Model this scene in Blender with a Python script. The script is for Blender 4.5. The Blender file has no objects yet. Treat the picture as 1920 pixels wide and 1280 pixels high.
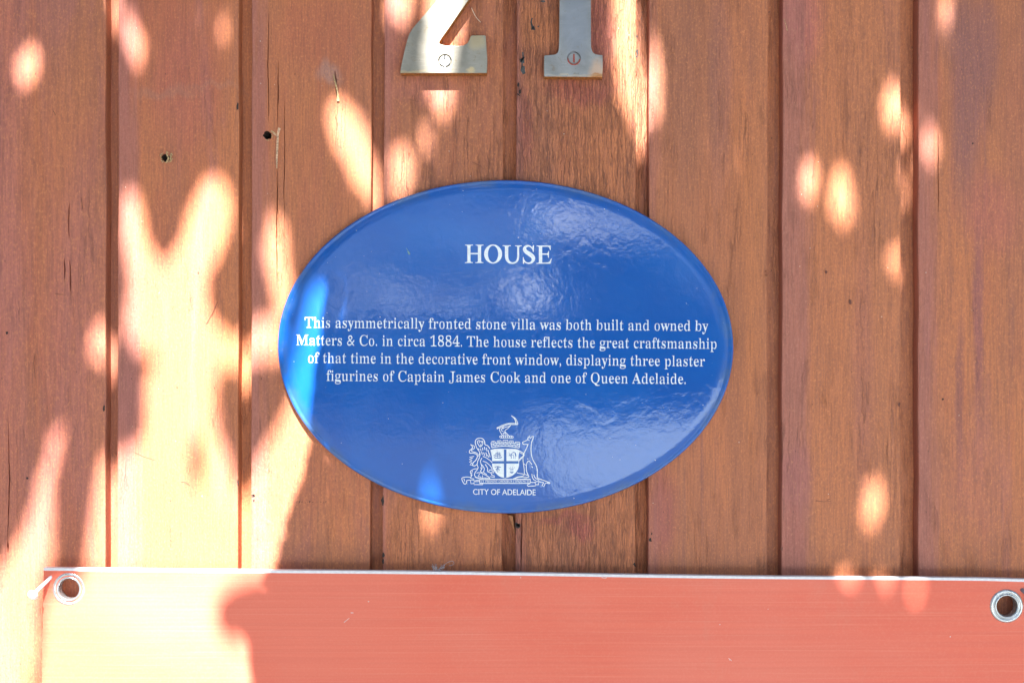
import bpy, bmesh, math, random
import numpy as np
from mathutils import Vector, Matrix

rnd = random.Random(21)
rng = np.random.default_rng(21)
scene = bpy.context.scene
COL = scene.collection

# ------------------------------------------------------------------ camera, sky, sun, exposure
S = 0.0005            # metres on the wall per pixel of the 1920 px wide photograph
FPX = 1867.0
D = S * FPX           # distance from camera to wall
cam = bpy.data.cameras.new('camera')
cam.sensor_width = 36.0
cam.lens = 36.0 * FPX / 1920.0
cam.clip_start = 0.01
cam.clip_end = 2000
cam_o = bpy.data.objects.new('camera', cam)
cam_o.location = (0, -D, 0)
cam_o.rotation_euler = (math.radians(90), 0, 0)
COL.objects.link(cam_o)
scene.camera = cam_o

ELEV = math.radians(53.0)
AZ = math.radians(1.0)
LDIR = Vector((math.sin(AZ) * math.cos(ELEV), -math.cos(AZ) * math.cos(ELEV), math.sin(ELEV)))   # towards the sun

world = bpy.data.worlds.new("World")
scene.world = world
world.use_nodes = True
wn = world.node_tree
bg = wn.nodes['Background']
sky = wn.nodes.new('ShaderNodeTexSky')
sky.sky_type = 'NISHITA'
sky.sun_disc = False
sky.sun_elevation = ELEV
sky.sun_rotation = math.pi - AZ
wn.links.new(sky.outputs[0], bg.inputs['Color'])
bg.inputs['Strength'].default_value = 0.05

sun = bpy.data.lights.new('sun', 'SUN')
sun.energy = 5.0
sun.angle = math.radians(0.5)
sun.color = (1.0, 0.98, 0.95)
sun_o = bpy.data.objects.new('sun', sun)
sun_o.rotation_euler = (-LDIR).to_track_quat('-Z', 'Y').to_euler()
sun_o.location = (0, -3, 5)
COL.objects.link(sun_o)

scene.view_settings.view_transform = 'Standard'
scene.view_settings.look = 'None'
scene.view_settings.gamma = 1.0
scene.view_settings.exposure = 2.9
scene.cycles.max_bounces = 8
scene.cycles.diffuse_bounces = 5


# ------------------------------------------------------------------ helpers
def W(px, py, t=0.0):
    """Point of the place at depth t in front of the wall face, from a measured position."""
    k = S * (D - t) / D
    return Vector(((px - 960) * k, -t, -(py - 640) * k))


def mesh_obj(name, verts, faces, mat=None, parent=None, smooth=False, mats=None, fmat=None):
    me = bpy.data.meshes.new(name)
    me.from_pydata([tuple(v) for v in verts], [], faces)
    for m in (mats or ([mat] if mat else [])):
        me.materials.append(m)
    if fmat is not None:
        for p, i in zip(me.polygons, fmat):
            p.material_index = i
    if smooth:
        me.polygons.foreach_set('use_smooth', [True] * len(me.polygons))
    me.update()
    o = bpy.data.objects.new(name, me)
    COL.objects.link(o)
    if parent:
        o.parent = parent
    return o


def recenter(o, c):
    c = Vector(c)
    o.data.transform(Matrix.Translation(-c))
    o.location = c


def empty(name, loc, label, cat, group=None):
    o = bpy.data.objects.new(name, None)
    o.location = loc
    o.empty_display_size = 0.02
    COL.objects.link(o)
    o['label'] = label
    o['category'] = cat
    if group:
        o['group'] = group
    return o


def keep(o, p):
    """parent o to p without moving it (both unrotated)"""
    o.parent = p
    o.location = o.location - p.location


def fix_normals(o):
    bm = bmesh.new()
    bm.from_mesh(o.data)
    bmesh.ops.recalc_face_normals(bm, faces=bm.faces)
    bm.to_mesh(o.data)
    bm.free()


def bake(o):
    dg = bpy.context.evaluated_depsgraph_get()
    dg.update()
    me = bpy.data.meshes.new_from_object(o.evaluated_get(dg))
    o.modifiers.clear()
    o.data = me


def cut(o, cutters, solver='EXACT'):
    for c in cutters:
        m = o.modifiers.new('cut', 'BOOLEAN')
        m.operation = 'DIFFERENCE'
        m.solver = solver
        m.object = c
    bpy.context.view_layer.update()
    bake(o)
    for c in cutters:
        me = c.data
        bpy.data.objects.remove(c)
        bpy.data.meshes.remove(me)


def loft(rings, closed=True, cap0=True, cap1=True):
    n = len(rings[0])
    verts = [p for r in rings for p in r]
    faces = []
    for k in range(len(rings) - 1):
        for i in range(n if closed else n - 1):
            j = (i + 1) % n
            faces.append((k * n + i, k * n + j, (k + 1) * n + j, (k + 1) * n + i))
    if cap0:
        faces.append(tuple(range(n))[::-1])
    if cap1:
        faces.append(tuple((len(rings) - 1) * n + i for i in range(n)))
    return verts, faces


# ------------------------------------------------------------------ node helpers
class NT:
    def __init__(self, name):
        self.m = bpy.data.materials.new(name)
        self.m.use_nodes = True
        self.t = self.m.node_tree
        self.b = self.t.nodes['Principled BSDF']
        self.co = self.t.nodes.new('ShaderNodeTexCoord').outputs['Object']

    def n(self, kind, **kw):
        nd = self.t.nodes.new(kind)
        for k, v in kw.items():
            setattr(nd, k, v)
        return nd

    def link(self, a, b):
        self.t.links.new(a, b)

    def setin(self, nd, i, v):
        if isinstance(v, (int, float)):
            nd.inputs[i].default_value = v
        elif isinstance(v, tuple):
            nd.inputs[i].default_value = v if len(v) != 3 or nd.inputs[i].type == 'VECTOR' else v + (1,)
        else:
            self.link(v, nd.inputs[i])

    def map(self, scale=(1, 1, 1), loc=(0, 0, 0), src=None):
        m = self.n('ShaderNodeMapping')
        m.inputs['Scale'].default_value = scale
        m.inputs['Location'].default_value = loc
        self.link(src or self.co, m.inputs['Vector'])
        return m.outputs[0]

    def noise(self, scale=(1, 1, 1), loc=(0, 0, 0), detail=3, rough=.5, dist=0, src=None):
        t = self.n('ShaderNodeTexNoise')
        t.inputs['Scale'].default_value = 1
        t.inputs['Detail'].default_value = detail
        t.inputs['Roughness'].default_value = rough
        t.inputs['Distortion'].default_value = dist
        self.link(self.map(scale, loc, src), t.inputs['Vector'])
        return t.outputs['Fac']

    def math(self, op, a, b=0.0, c=0.0, clamp=False):
        m = self.n('ShaderNodeMath', operation=op, use_clamp=clamp)
        self.setin(m, 0, a)
        self.setin(m, 1, b)
        self.setin(m, 2, c)
        return m.outputs[0]

    def ramp(self, v, a, b, x=0.0, y=1.0, smooth=True):
        m = self.n('ShaderNodeMapRange', interpolation_type='SMOOTHSTEP' if smooth else 'LINEAR')
        self.setin(m, 0, v)
        m.inputs[1].default_value = a
        m.inputs[2].default_value = b
        m.inputs[3].default_value = x
        m.inputs[4].default_value = y
        return m.outputs[0]

    def mix(self, f, a, b, kind='MIX'):
        m = self.n('ShaderNodeMix', data_type='RGBA', blend_type=kind)
        self.setin(m, 0, f)
        self.setin(m, 6, a)
        self.setin(m, 7, b)
        return m.outputs[2]

    def sep(self, v=None):
        s = self.n('ShaderNodeSeparateXYZ')
        self.link(v or self.co, s.inputs[0])
        return s.outputs

    def blob(self, x, z, rx, rz, soft=0.5, warp=None):
        """soft elliptical stain mask at object-space x, z (1 inside)"""
        src = warp or self.co
        m = self.n('ShaderNodeVectorMath', operation='SUBTRACT')
        self.link(src, m.inputs[0])
        m.inputs[1].default_value = (x, 0, z)
        m2 = self.n('ShaderNodeVectorMath', operation='MULTIPLY')
        self.link(m.outputs[0], m2.inputs[0])
        m2.inputs[1].default_value = (1 / rx, 0, 1 / rz)
        m3 = self.n('ShaderNodeVectorMath', operation='LENGTH')
        self.link(m2.outputs[0], m3.inputs[0])
        return self.ramp(m3.outputs['Value'], 1 + soft, 1 - soft)

    def warp(self, amount=(0.006, 0, 0.02), scale=(60, 60, 14), loc=(0, 0, 0)):
        t = self.n('ShaderNodeTexNoise')
        t.inputs['Scale'].default_value = 1
        t.inputs['Detail'].default_value = 4
        self.link(self.map(scale, loc), t.inputs['Vector'])
        a = self.n('ShaderNodeVectorMath', operation='SUBTRACT')
        self.link(t.outputs['Color'], a.inputs[0])
        a.inputs[1].default_value = (.5, .5, .5)
        b = self.n('ShaderNodeVectorMath', operation='MULTIPLY_ADD')
        self.link(a.outputs[0], b.inputs[0])
        b.inputs[1].default_value = tuple(2 * x for x in amount)
        self.link(self.co, b.inputs[2])
        return b.outputs[0]

    def bump(self, h, strength=1.0, dist=0.001, prev=None):
        b = self.n('ShaderNodeBump')
        b.inputs['Strength'].default_value = strength
        b.inputs['Distance'].default_value = dist
        self.link(h, b.inputs['Height'])
        if prev:
            self.link(prev, b.inputs['Normal'])
        return b.outputs[0]

    def out(self, color=None, rough=None, normal=None, metallic=None, spec=None):
        for k, v in (('Base Color', color), ('Roughness', rough), ('Normal', normal), ('Metallic', metallic), ('Specular IOR Level', spec)):
            if v is None:
                continue
            self.setin(self.b, self.b.inputs.find(k), v)
        return self.m


def plain(name, color, rough=.5, metallic=0.0, var=.12, scale=300, bump=0.0):
    n = NT(name)
    f = n.noise((scale,) * 3, detail=4)
    c2 = tuple(c * (1 - var * 2) for c in color)
    c1 = tuple(min(1, c * (1 + var)) for c in color)
    col = n.mix(n.ramp(f, .3, .7), c1, c2)
    nm = n.bump(f, 1, bump) if bump else None
    return n.out(col, rough, nm, metallic)


# ------------------------------------------------------------------ wood of the wall
def wood(k, seed, cx, tone, mauve, strip, crack, streaks, blobs):
    """k: plank; tone: warm-brown shift; mauve: share of pinkish weathering; strip: mauve band along the left edge (width m);
    crack: crazing of the paint; blobs: stains (px, py, rx, ry, colour, amount)"""
    n = NT('weathered_stain_%d' % k)
    off = (seed * 1.37, seed * .71, seed * 2.13)
    xyz = n.sep()
    big = n.noise((14, 14, 2.2), off, 4, .6, .4)
    mid = n.noise((70, 70, 7), off, 4, .6, .3)
    fine = n.noise((700, 700, 26), off, 4, .6, .5)
    speck = n.noise((620, 620, 420), off, 3, .65)
    grainy = n.noise((1500, 1500, 160), off, 2, .5)
    base = n.mix(n.ramp(big, .35, .68), tone[0], tone[1])
    base = n.mix(n.ramp(mid, .45, .75, 0, .55), base, tone[2])
    MV = (0.40, 0.150, 0.135)
    MV2 = (0.30, 0.118, 0.150)
    mv = n.noise((26, 26, 3.1), (off[1], off[2], off[0]), 5, .62, .6)
    base = n.mix(n.ramp(mv, .66 - mauve * .3, .86 - mauve * .3, 0, .75), base, MV)
    if streaks:
        st = n.noise((110, 110, 3.0), (off[2], off[0], off[1]), 4, .6, .2)
        base = n.mix(n.ramp(st, .55, .78, 0, streaks), base, (0.185, 0.082, 0.105))
        st = n.noise((80, 80, 4.0), (off[0] + 5, off[0], off[1]), 4, .6, .2)
        base = n.mix(n.ramp(st, .58, .8, 0, .7), base, (0.46, 0.160, 0.062))
    wv = n.warp(loc=off)
    for (px, py, rx, ry, c, a) in blobs:
        p = W(px, py)
        msk = n.blob(p.x - cx, p.z, rx * S, ry * S, .55, wv)
        base = n.mix(n.math('MULTIPLY', msk, a), base, c)
    if strip:
        xl = -0.057
        nz = n.noise((90, 90, 6), off, 5, .65)
        xx = n.math('ADD', xyz[0], n.math('MULTIPLY', n.math('SUBTRACT', nz, .5), .05))
        sm = n.ramp(xx, xl + strip + .007, xl + strip - .010)
        base = n.mix(n.math('MULTIPLY', sm, .62), base, MV)
        # violet speckle in the strip
        sp = n.ramp(speck, .50, .66)
        base = n.mix(n.math('MULTIPLY', n.math('MULTIPLY', sm, sp), .85), base, MV2)
    # grain and mottling
    base = n.mix(n.ramp(fine, .35, .72, 0, .60), base, n.mix(.62, base, (0.13, 0.05, 0.04)))
    base = n.mix(n.ramp(speck, .52, .70, 0, .70), base, n.mix(.60, base, (0.74, 0.33, 0.15)))
    base = n.mix(n.ramp(speck, .47, .32, 0, .60), base, n.mix(.55, base, (0.16, 0.055, 0.045)))
    base = n.mix(n.ramp(grainy, .50, .70, 0, .30), base, n.mix(.6, base, (0.10, 0.035, 0.030)))
    # crazing: long wandering cracks
    wr = n.warp((.0022, 0, .0), (260, 260, 120), off)
    k1 = n.math('ABSOLUTE', n.math('SUBTRACT', n.noise((330, 0, 15), off, 2, .5, 0, wr), .5))
    k2 = n.math('ABSOLUTE', n.math('SUBTRACT', n.noise((520, 0, 30), (off[1], 0, off[0]), 2, .5, 0, wr), .5))
    where = n.ramp(n.noise((45, 45, 9), (off[2], off[1], off[0]), 3, .6), .62 - crack * .34, .78 - crack * .34)
    where2 = n.ramp(n.noise((60, 60, 18), (off[2] + 3, off[1], off[0]), 3, .6), .60 - crack * .26, .76 - crack * .26)
    c1 = n.math('MULTIPLY', n.ramp(k1, .032, .006), where)
    c2 = n.math('MULTIPLY', n.ramp(k2, .045, .010), where2)
    cr = n.math('MAXIMUM', c1, n.math('MULTIPLY', c2, .6))
    base = n.mix(n.math('MULTIPLY', cr, .25 + .30 * crack), base, (0.085, 0.030, 0.022))
    # stray dark pits and pale dust
    pits = n.ramp(n.noise((420, 420, 190), (off[0] + 9, 2, 4), 1, .5), .76, .80)
    base = n.mix(n.math('MULTIPLY', pits, .7), base, (0.05, 0.02, 0.02))
    h = n.math('ADD', n.math('MULTIPLY', fine, .8), n.math('MULTIPLY', speck, .5))
    h = n.math('SUBTRACT', h, n.math('MULTIPLY', cr, 1.2))
    nm = n.bump(h, .9, .00065)
    base = n.mix(1.0, base, (1.0, .90, .79), 'MULTIPLY')
    return n.out(base, n.ramp(speck, .3, .7, .58, .76), nm, 0, .6)


OR = (0.540, 0.190, 0.078)
BR = (0.420, 0.155, 0.080)
RE = (0.460, 0.138, 0.074)
PK = (0.50, 0.175, 0.140)
VI = (0.24, 0.105, 0.135)
DB = (0.30, 0.105, 0.050)
# edges of each plank in the photograph: left/right at the top, left/right at the bottom
EDGES = [(-776, -552, -779, -555), (-527, -302, -530, -305), (-277, -52, -281, -56)]
EDGES += [(-28, 198, -30, 198), (222, 448, 219, 446), (472, 697, 470, 693), (721, 944, 716, 940), (969, 1193, 966, 1190),
          (1217, 1440, 1215, 1438), (1468, 1689, 1465, 1689), (1722, 1946, 1722, 1946)]
EDGES += [(1972, 2196, 1972, 2196), (2220, 2444, 2220, 2444), (2469, 2692, 2469, 2692)]
SPEC = {
    3: dict(tone=(BR, RE, OR), mauve=.75, strip=.016, crack=.10, streaks=.3, blobs=[(140, 620, 60, 330, PK, .55), (20, 500, 26, 800, PK, .6), (60, 1150, 90, 120, OR, .3), (90, 260, 60, 200, OR, .45)]),
    4: dict(tone=(OR, RE, BR), mauve=.45, strip=.020, crack=.10, streaks=.1, blobs=[(350, 150, 60, 120, (0.50, .15, .11), .5), (310, 178, 60, 9, (0.44, .22, .17), .38), (395, 166, 60, 6, (0.44, .22, .17), .3), (240, 730, 26, 90, VI, .5)]),
    5: dict(tone=(BR, OR, RE), mauve=.35, strip=.015, crack=.12, streaks=.15, blobs=[(600, 60, 80, 70, RE, .6), (618, 140, 24, 18, (0.40, .26, .25), .6), (560, 900, 60, 60, RE, .3), (600, 1040, 120, 26, (0.30, .12, .07), .35)]),
    6: dict(tone=(OR, BR, RE), mauve=.30, strip=.008, crack=.55, streaks=.1, blobs=[(800, 170, 60, 26, PK, .55), (740, 60, 30, 60, PK, .5), (900, 300, 60, 90, (0.42, .15, .07), .4)]),
    7: dict(tone=(OR, BR, RE), mauve=.25, strip=.006, crack=1.0, streaks=.1, blobs=[(1010, 50, 34, 40, (0.56, .20, .07), .6), (1090, 170, 60, 22, (.36, .075, .07), .6), (1125, 60, 24, 90, (.34, .08, .10), .6), (1085, 990, 26, 20, (.40, .085, .09), .65), (1060, 965, 50, 8, (.40, .085, .09), .5), (985, 240, 14, 60, (.36, .09, .09), .5)]),
    8: dict(tone=(BR, OR, (0.44, .17, .08)), mauve=.15, strip=.008, crack=.32, streaks=.5, blobs=[(1300, 150, 50, 220, (0.34, .135, .08), .5), (1405, 520, 34, 300, (0.56, .20, .065), .5), (1240, 960, 26, 80, (.34, .09, .10), .6), (1380, 620, 16, 300, (.27, .10, .06), .3), (1350, 150, 20, 200, (.25, .11, .12), .35)]),
    9: dict(tone=(OR, (0.46, .175, .085), BR), mauve=.15, strip=.027, crack=.28, streaks=.2, blobs=[(1500, 40, 40, 70, (.50, .15, .14), .7), (1490, 900, 30, 60, (.46, .15, .20), .5), (1490, 1010, 20, 60, (.42, .10, .07), .5), (1620, 700, 20, 200, (.45, .155, .13), .35)]),
    10: dict(tone=(OR, BR, RE), mauve=.35, strip=.018, crack=.12, streaks=.65, blobs=[(1812, 180, 30, 190, (.21, .095, .13), .6), (1850, 90, 20, 120, (.26, .11, .12), .6), (1790, 60, 30, 60, (.28, .12, .11), .5), (1860, 400, 50, 70, (.46, .14, .115), .6), (1835, 600, 10, 160, (.27, .09, .13), .6), (1800, 760, 8, 150, (.25, .09, .10), .6), (1900, 300, 20, 200, (.44, .15, .09), .4), (1830, 900, 60, 100, PK, .3)]),
}

wall = empty('timber_wall', (0, 0, -0.9), 'red brown stained wall of vertical timber planks with narrow recessed gaps', 'wall')
TH_F, TH_B = 0.0125, 0.024
PLANK = {}
CUTS = {}


def prism_cutter(pts, y0=-0.004, y1=0.006, taper=0.35):
    """closed outline on the wall face (world x, z), narrowing with depth"""
    c = sum((Vector(p) for p in pts), Vector((0, 0))) / len(pts)
    a = [(p[0], y0, p[1]) for p in pts]
    b = [(c.x + (p[0] - c.x) * (1 + .0), 0.0, c.y + (p[1] - c.y)) for p in pts]
    d = [(c.x + (p[0] - c.x) * taper, y1, c.y + (p[1] - c.y) * (taper ** .3)) for p in pts]
    v, f = loft([a, b, d])
    o = mesh_obj('cutter', v, f)
    fix_normals(o)
    return o


def crack_outline(path, w, jit=0.25):
    """thin lens round a path of (px, py)"""
    ps = []
    for (x0, y0), (x1, y1) in zip(path[:-1], path[1:]):
        m = max(1, int(math.hypot(x1 - x0, y1 - y0) / 9))
        for i in range(m):
            ps.append((x0 + (x1 - x0) * i / m, y0 + (y1 - y0) * i / m))
    ps.append(path[-1])
    L, R = [], []
    n = len(ps)
    for i, (x, y) in enumerate(ps):
        k = i / (n - 1)
        ww = w * (0.12 + math.sin(math.pi * k) ** .6) * (1 + rnd.uniform(-jit, jit)) * .5
        x += rnd.uniform(-.5, .5)
        a, b = W(x - ww, y), W(x + ww, y)
        L.append((a.x, a.z))
        R.append((b.x, b.z))
    return L + R[::-1]


def hole_outline(px, py, r, jit=.2, n=14, ry=1.0):
    out = []
    for i in range(n):
        a = 2 * math.pi * i / n
        q = r * (1 + rnd.uniform(-jit, jit))
        p = W(px + q * math.cos(a), py + q * ry * math.sin(a))
        out.append((p.x, p.z))
    return out


HOLES = {4: [(311, 296, 8, .9), ], 5: [(502, 254, 8.5, .9)], 8: [(1437, 511, 3, 2.2)]}
SPLITS = {3: [([(130, 378), (128, 410), (129, 450)], 2.6), ([(130, 484), (132, 520), (133, 555)], 2.8), ([(120, 482), (121, 505), (120, 530)], 2.4), ([(15, 780), (18, 900), (14, 1035)], 2.0), ([(14, 1010), (16, 1036)], 4)],
          5: [([(504, 20), (502, 120), (504, 243)], 1.8), ([(522, 110), (521, 200), (520, 243)], 2.0), ([(519, 300), (520, 360), (518, 440), (520, 540)], 2.4), ([(533, 180), (534, 300), (532, 360), (534, 440)], 1.6), ([(628, 130), (630, 160), (634, 195)], 4.0)],
          7: [([(979, 962), (978, 1000), (977, 1066)], 2.6)],
          10: [([(1759, 250), (1759, 320), (1760, 400)], 1.6)]}


m_pit = plain('hole_shade', (.035, .018, .012), .9)  # near-black painted inside the knot holes to stand in for their shade


def build_plank(k, e):
    zt, zb = 0.95, -0.90
    nseg = 60
    top = 640 - zt / S
    bot = 640 - zb / S
    nxt = EDGES[k + 1] if k + 1 < len(EDGES) else None
    cx = W((e[0] + e[1]) / 2, 0).x
    rings = []
    w1 = [rnd.uniform(0, 9) for _ in range(4)]
    for i in range(nseg + 1):
        z = zt + (zb - zt) * i / nseg
        py = 640 - z / S
        kk = py / 1280.0
        xl = W(e[0] + (e[2] - e[0]) * kk, 0).x
        xr = W(e[1] + (e[3] - e[1]) * kk, 0).x
        jl = .00025 * math.sin(z * 41 + w1[0]) + rnd.gauss(0, .00016)
        jr = .00025 * math.sin(z * 37 + w1[1]) + rnd.gauss(0, .00016)
        wv = .0003 * math.sin(z * 9 + w1[2])
        xl += jl
        xr += jr
        gap = 0.0125
        if nxt:
            gap = W(nxt[0] + (nxt[2] - nxt[0]) * kk, 0).x - xr
        b1, b2 = .0010 + rnd.uniform(-.0002, .0005), .0010 + rnd.uniform(-.0002, .0005)
        tx = xr + gap + .0055
        rings.append([Vector((x, y, z)) for x, y in (
            (xl + b1, wv), (xl + b1 * .3, .0003 + wv), (xl, b1 + wv), (xl, TH_F - .0003), (xl + .0068, TH_F - .0003), (xl + .0068, TH_B),
            (tx, TH_B), (tx, TH_F), (xr, TH_F), (xr, b2 + wv), (xr - b2 * .3, .0003 + wv), (xr - b2, wv))])
    v, f = loft(rings)
    o = mesh_obj('plank', v, f)
    fix_normals(o)
    cs = [prism_cutter(hole_outline(a, b, r, ry=q), y1=.012, taper=.6) for a, b, r, q in HOLES.get(k, ())]
    cs += [prism_cutter(crack_outline(p, w), y1=.004, taper=.2) for p, w in SPLITS.get(k, ())]
    if cs:
        cut(o, cs)
    sp = SPEC.get(k) or dict(SPEC[3 + (k * 3) % 8], blobs=[])
    m = wood(k, k + 1.7, cx, **sp)
    o.data.materials.clear()
    o.data.materials.append(m)
    o.data.materials.append(m_pit)
    for fc in o.data.polygons:
        c_ = fc.center
        fc.material_index = 0
        for a, b, r_, q_ in HOLES.get(k, ()):
            h_ = W(a, b)
            if math.hypot(c_.x - h_.x, c_.z - h_.z) < r_ * S * 1.3 and c_.y > .0012:
                fc.material_index = 1
    recenter(o, (cx, 0, 0))
    keep(o, wall)
    PLANK[k] = o


for k, e in enumerate(EDGES):
    build_plank(k, e)


def wall_bits(name, items, mat, t=0.0, lift=0.0003, parent=None):
    """small raised or sunken flakes: list of closed outlines in px"""
    v, f = [], []
    for pts in items:
        b = len(v)
        n = len(pts)
        for p in pts:
            v.append(W(p[0], p[1], t - .0002))
        for p in pts:
            v.append(W(p[0], p[1], t + lift))
        f.append(tuple(range(b + n, b + 2 * n)))
        for i in range(n):
            j = (i + 1) % n
            f.append((b + i, b + j, b + n + j, b + n + i))
    o = mesh_obj(name, v, f, mat)
    fix_normals(o)
    c = sum(v, Vector()) / len(v)
    recenter(o, c)
    if parent:
        o.parent = parent
        o.location = o.location - (parent.location + (parent.parent.location if parent.parent else Vector()))
    return o


def stroke(path, w0, w1=None, jit=0.0):
    w1 = w0 if w1 is None else w1
    L, R = [], []
    n = len(path)
    for i, (x, y) in enumerate(path):
        a = path[max(0, i - 1)]
        b = path[min(n - 1, i + 1)]
        dx, dy = b[0] - a[0], b[1] - a[1]
        d = math.hypot(dx, dy) or 1
        w = (w0 + (w1 - w0) * i / max(1, n - 1)) * .5 * (1 + rnd.uniform(-jit, jit))
        L.append((x - dy / d * w, y + dx / d * w))
        R.append((x + dy / d * w, y - dx / d * w))
    return L + R[::-1]


def blobpts(x, y, rx, ry, jit=.35, n=9):
    return [(x + rx * math.cos(2 * math.pi * i / n) * (1 + rnd.uniform(-jit, jit)), y + ry * math.sin(2 * math.pi * i / n) * (1 + rnd.uniform(-jit, jit))) for i in range(n)]


m_dark = plain('dark_dirt', (0.030, 0.020, 0.018), .8)
m_bluegrey = plain('grey_black_undercoat', (0.055, 0.060, 0.062), .7, var=.3)
m_raw = plain('raw_splinter_wood', (0.50, 0.33, 0.16), .7, var=.3, scale=900)
m_pale = plain('pale_split_wood', (0.62, 0.40, 0.25), .7, var=.25, scale=900)

# paint lost in flakes, scratches and splinters on the planks
wall_bits('paint_chip', [stroke([(998, 34), (996, 42), (999, 54)], 2, 7, .4), [(1001, 48), (995, 56), (1004, 57)], blobpts(1018, 3, 5, 2), blobpts(1009, 50, 2, 1.4),
                         stroke([(980, 98), (981, 108), (979, 118)], 4, 6, .5), [(974, 112), (985, 106), (983, 110), (977, 117)], stroke([(981, 124), (980, 132), (983, 139)], 6, 8, .4), stroke([(979, 118), (979, 126)], 2, 2, .5)], m_bluegrey, parent=PLANK[7])
wall_bits('paint_chip', [blobpts(974, 172, 2.5, 5, .6), blobpts(972, 160, 1.5, 4, .6), stroke([(970, 176), (975, 180)], 3, 2, .6), blobpts(971, 985, 5, 4, .6), stroke([(966, 980), (975, 986)], 3, 5, .5)], m_dark, parent=PLANK[7])
wall_bits('paint_chip', [blobpts(445, 200, 2, 7, .4), blobpts(446, 905, 1.5, 5, .5)], m_dark, parent=PLANK[4])
wall_bits('paint_chip', [blobpts(475, 930, 3, 3, .6), blobpts(476, 938, 2.5, 3, .6), stroke([(471, 928), (477, 928)], 2, 3, .5)], m_dark, parent=PLANK[5])
wall_bits('paint_chip', [blobpts(718, 940, 3.5, 9, .5), blobpts(719, 1040, 2, 4, .5), blobpts(718, 1052, 2, 4, .5)], m_dark, parent=PLANK[6])
wall_bits('paint_chip', [blobpts(1220, 1012, 2.4, 5, .6), blobpts(1222, 1000, 1.5, 3, .6)], m_dark, parent=PLANK[8])
wall_bits('paint_chip', [blobpts(1194, 68, 1.6, 3, .6), blobpts(1195, 98, 2.4, 4, .6), blobpts(1194, 106, 1.8, 2, .6), blobpts(1190, 1058, 2, 4, .6)], m_dark, parent=PLANK[7])
wall_bits('paint_chip', [blobpts(1686, 757, 2, 5, .6), blobpts(1549, 510, 2.4, 3.4, .3), blobpts(1594, 566, 3, 6, .3), blobpts(1523, 758, 1.2, 1.5), blobpts(1466, 1028, 2, 4)], plain('brown_knot', (0.16, 0.05, 0.03), .7), parent=PLANK[9])
wall_bits('paint_chip', [blobpts(1768, 748, 1.8, 2, .3), blobpts(1824, 269, 1.6, 2), blobpts(1825, 582, 1, 1)], m_dark, parent=PLANK[10])
wall_bits('paint_chip', [blobpts(13, 624, 2.4, 3), blobpts(51, 896, 2, 2.4), blobpts(195, 765, 2, 6)], m_dark, parent=PLANK[3])
wall_bits('scratch', [stroke([(340, 903), (348, 904), (356, 910)], 2.6, 1.2, .3), stroke([(408, 566), (400, 584), (387, 607)], 1.4, 1, .3), blobpts(372, 511, 1.6, 1.6), blobpts(332, 726, 1.6, 1.4), blobpts(402, 727, 1.2, 2),
                      stroke([(253, 848), (270, 856), (290, 862)], .9)], plain('brown_scratch', (0.20, 0.07, 0.04), .7), parent=PLANK[4])
wall_bits('scratch', [stroke([(103, 550), (112, 552), (119, 552)], 1.2), stroke([(66, 663), (63, 680), (66, 710)], 1.2), stroke([(100, 208), (104, 216)], 1.5), stroke([(152, 370), (155, 392)], 1.2)], plain('brown_scratch', (0.20, 0.07, 0.04), .7), parent=PLANK[3])
wall_bits('scratch', [stroke([(1530, 938), (1545, 940), (1558, 939)], 1.6, 1, .4), stroke([(1550, 937), (1556, 935)], 1.4)], plain('brown_scratch', (0.20, 0.07, 0.04), .7), parent=PLANK[9])
wall_bits('scratch', [stroke([(767, 186), (775, 189), (784, 191)], 1.1, 1, .4), stroke([(776, 178), (779, 189)], .9), stroke([(886, 304), (900, 311), (908, 318)], 1.1, .8), stroke([(712, 868), (712, 880)], 1.2)], plain('brown_scratch', (0.20, 0.07, 0.04), .7), parent=PLANK[6])
wall_bits('scratch', [[(556 + i * 5 + rnd.uniform(-2, 2) + dx, 940 + rnd.uniform(-2, 2) + dy) for dx, dy in ((0, 0), (1.2, .4), (.6, 3.2))] for i in range(12)], m_dark, parent=PLANK[5])

rim = []
for (px, py, r) in ((312, 294, 12.5),):
    for i in range(13):
        a = rnd.uniform(0, 2 * math.pi)
        q = r * rnd.uniform(.75, 1.1)
        rim.append(stroke([(px + q * math.cos(a), py + q * .9 * math.sin(a)), (px + q * math.cos(a + .5), py + q * .9 * math.sin(a + .5))], rnd.uniform(1.6, 3.2), 1, .4))
rim.append(stroke([(312, 283), (313, 290), (316, 297), (313, 303)], 1.4, 3.5, .4))
rim.append(stroke([(320, 288), (320, 300)], 2.4, 3, .3))
wall_bits('splinter', rim, m_raw, lift=.0009, parent=PLANK[4])
rim = [stroke([(508, 246), (514, 249), (518, 252)], 3, 2, .3), stroke([(498, 262), (505, 264)], 1.6, 1, .3), stroke([(509, 252), (511, 258)], 2, 1, .3)]
wall_bits('splinter', rim, m_raw, lift=.0010, parent=PLANK[5])
wall_bits('splinter', [stroke([(524, 240), (521, 252), (520, 275), (519, 300), (519, 316)], 5, 2.4, .25), stroke([(512, 250), (520, 256)], 2, 2, .2)], m_pale, lift=.0012, parent=PLANK[5])
wall_bits('splinter', [stroke([(625, 140), (629, 156), (633, 172), (634, 190)], 2, 4, .4)], m_raw, lift=.0009, parent=PLANK[5])
wall_bits('splinter', [stroke([(1470, 36), (1474, 48), (1476, 58)], 1.4, 1, .4)], m_raw, lift=.0004, parent=PLANK[9])
dots = []
for _ in range(70):
    x, y = rnd.uniform(230, 1900), rnd.uniform(10, 1050)
    for e in EDGES[3:11]:
        if e[0] + 4 < x < e[1] - 4:
            dots.append(blobpts(x, y, rnd.uniform(.5, 1.1), rnd.uniform(.5, 1.3), .3, 6))
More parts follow.
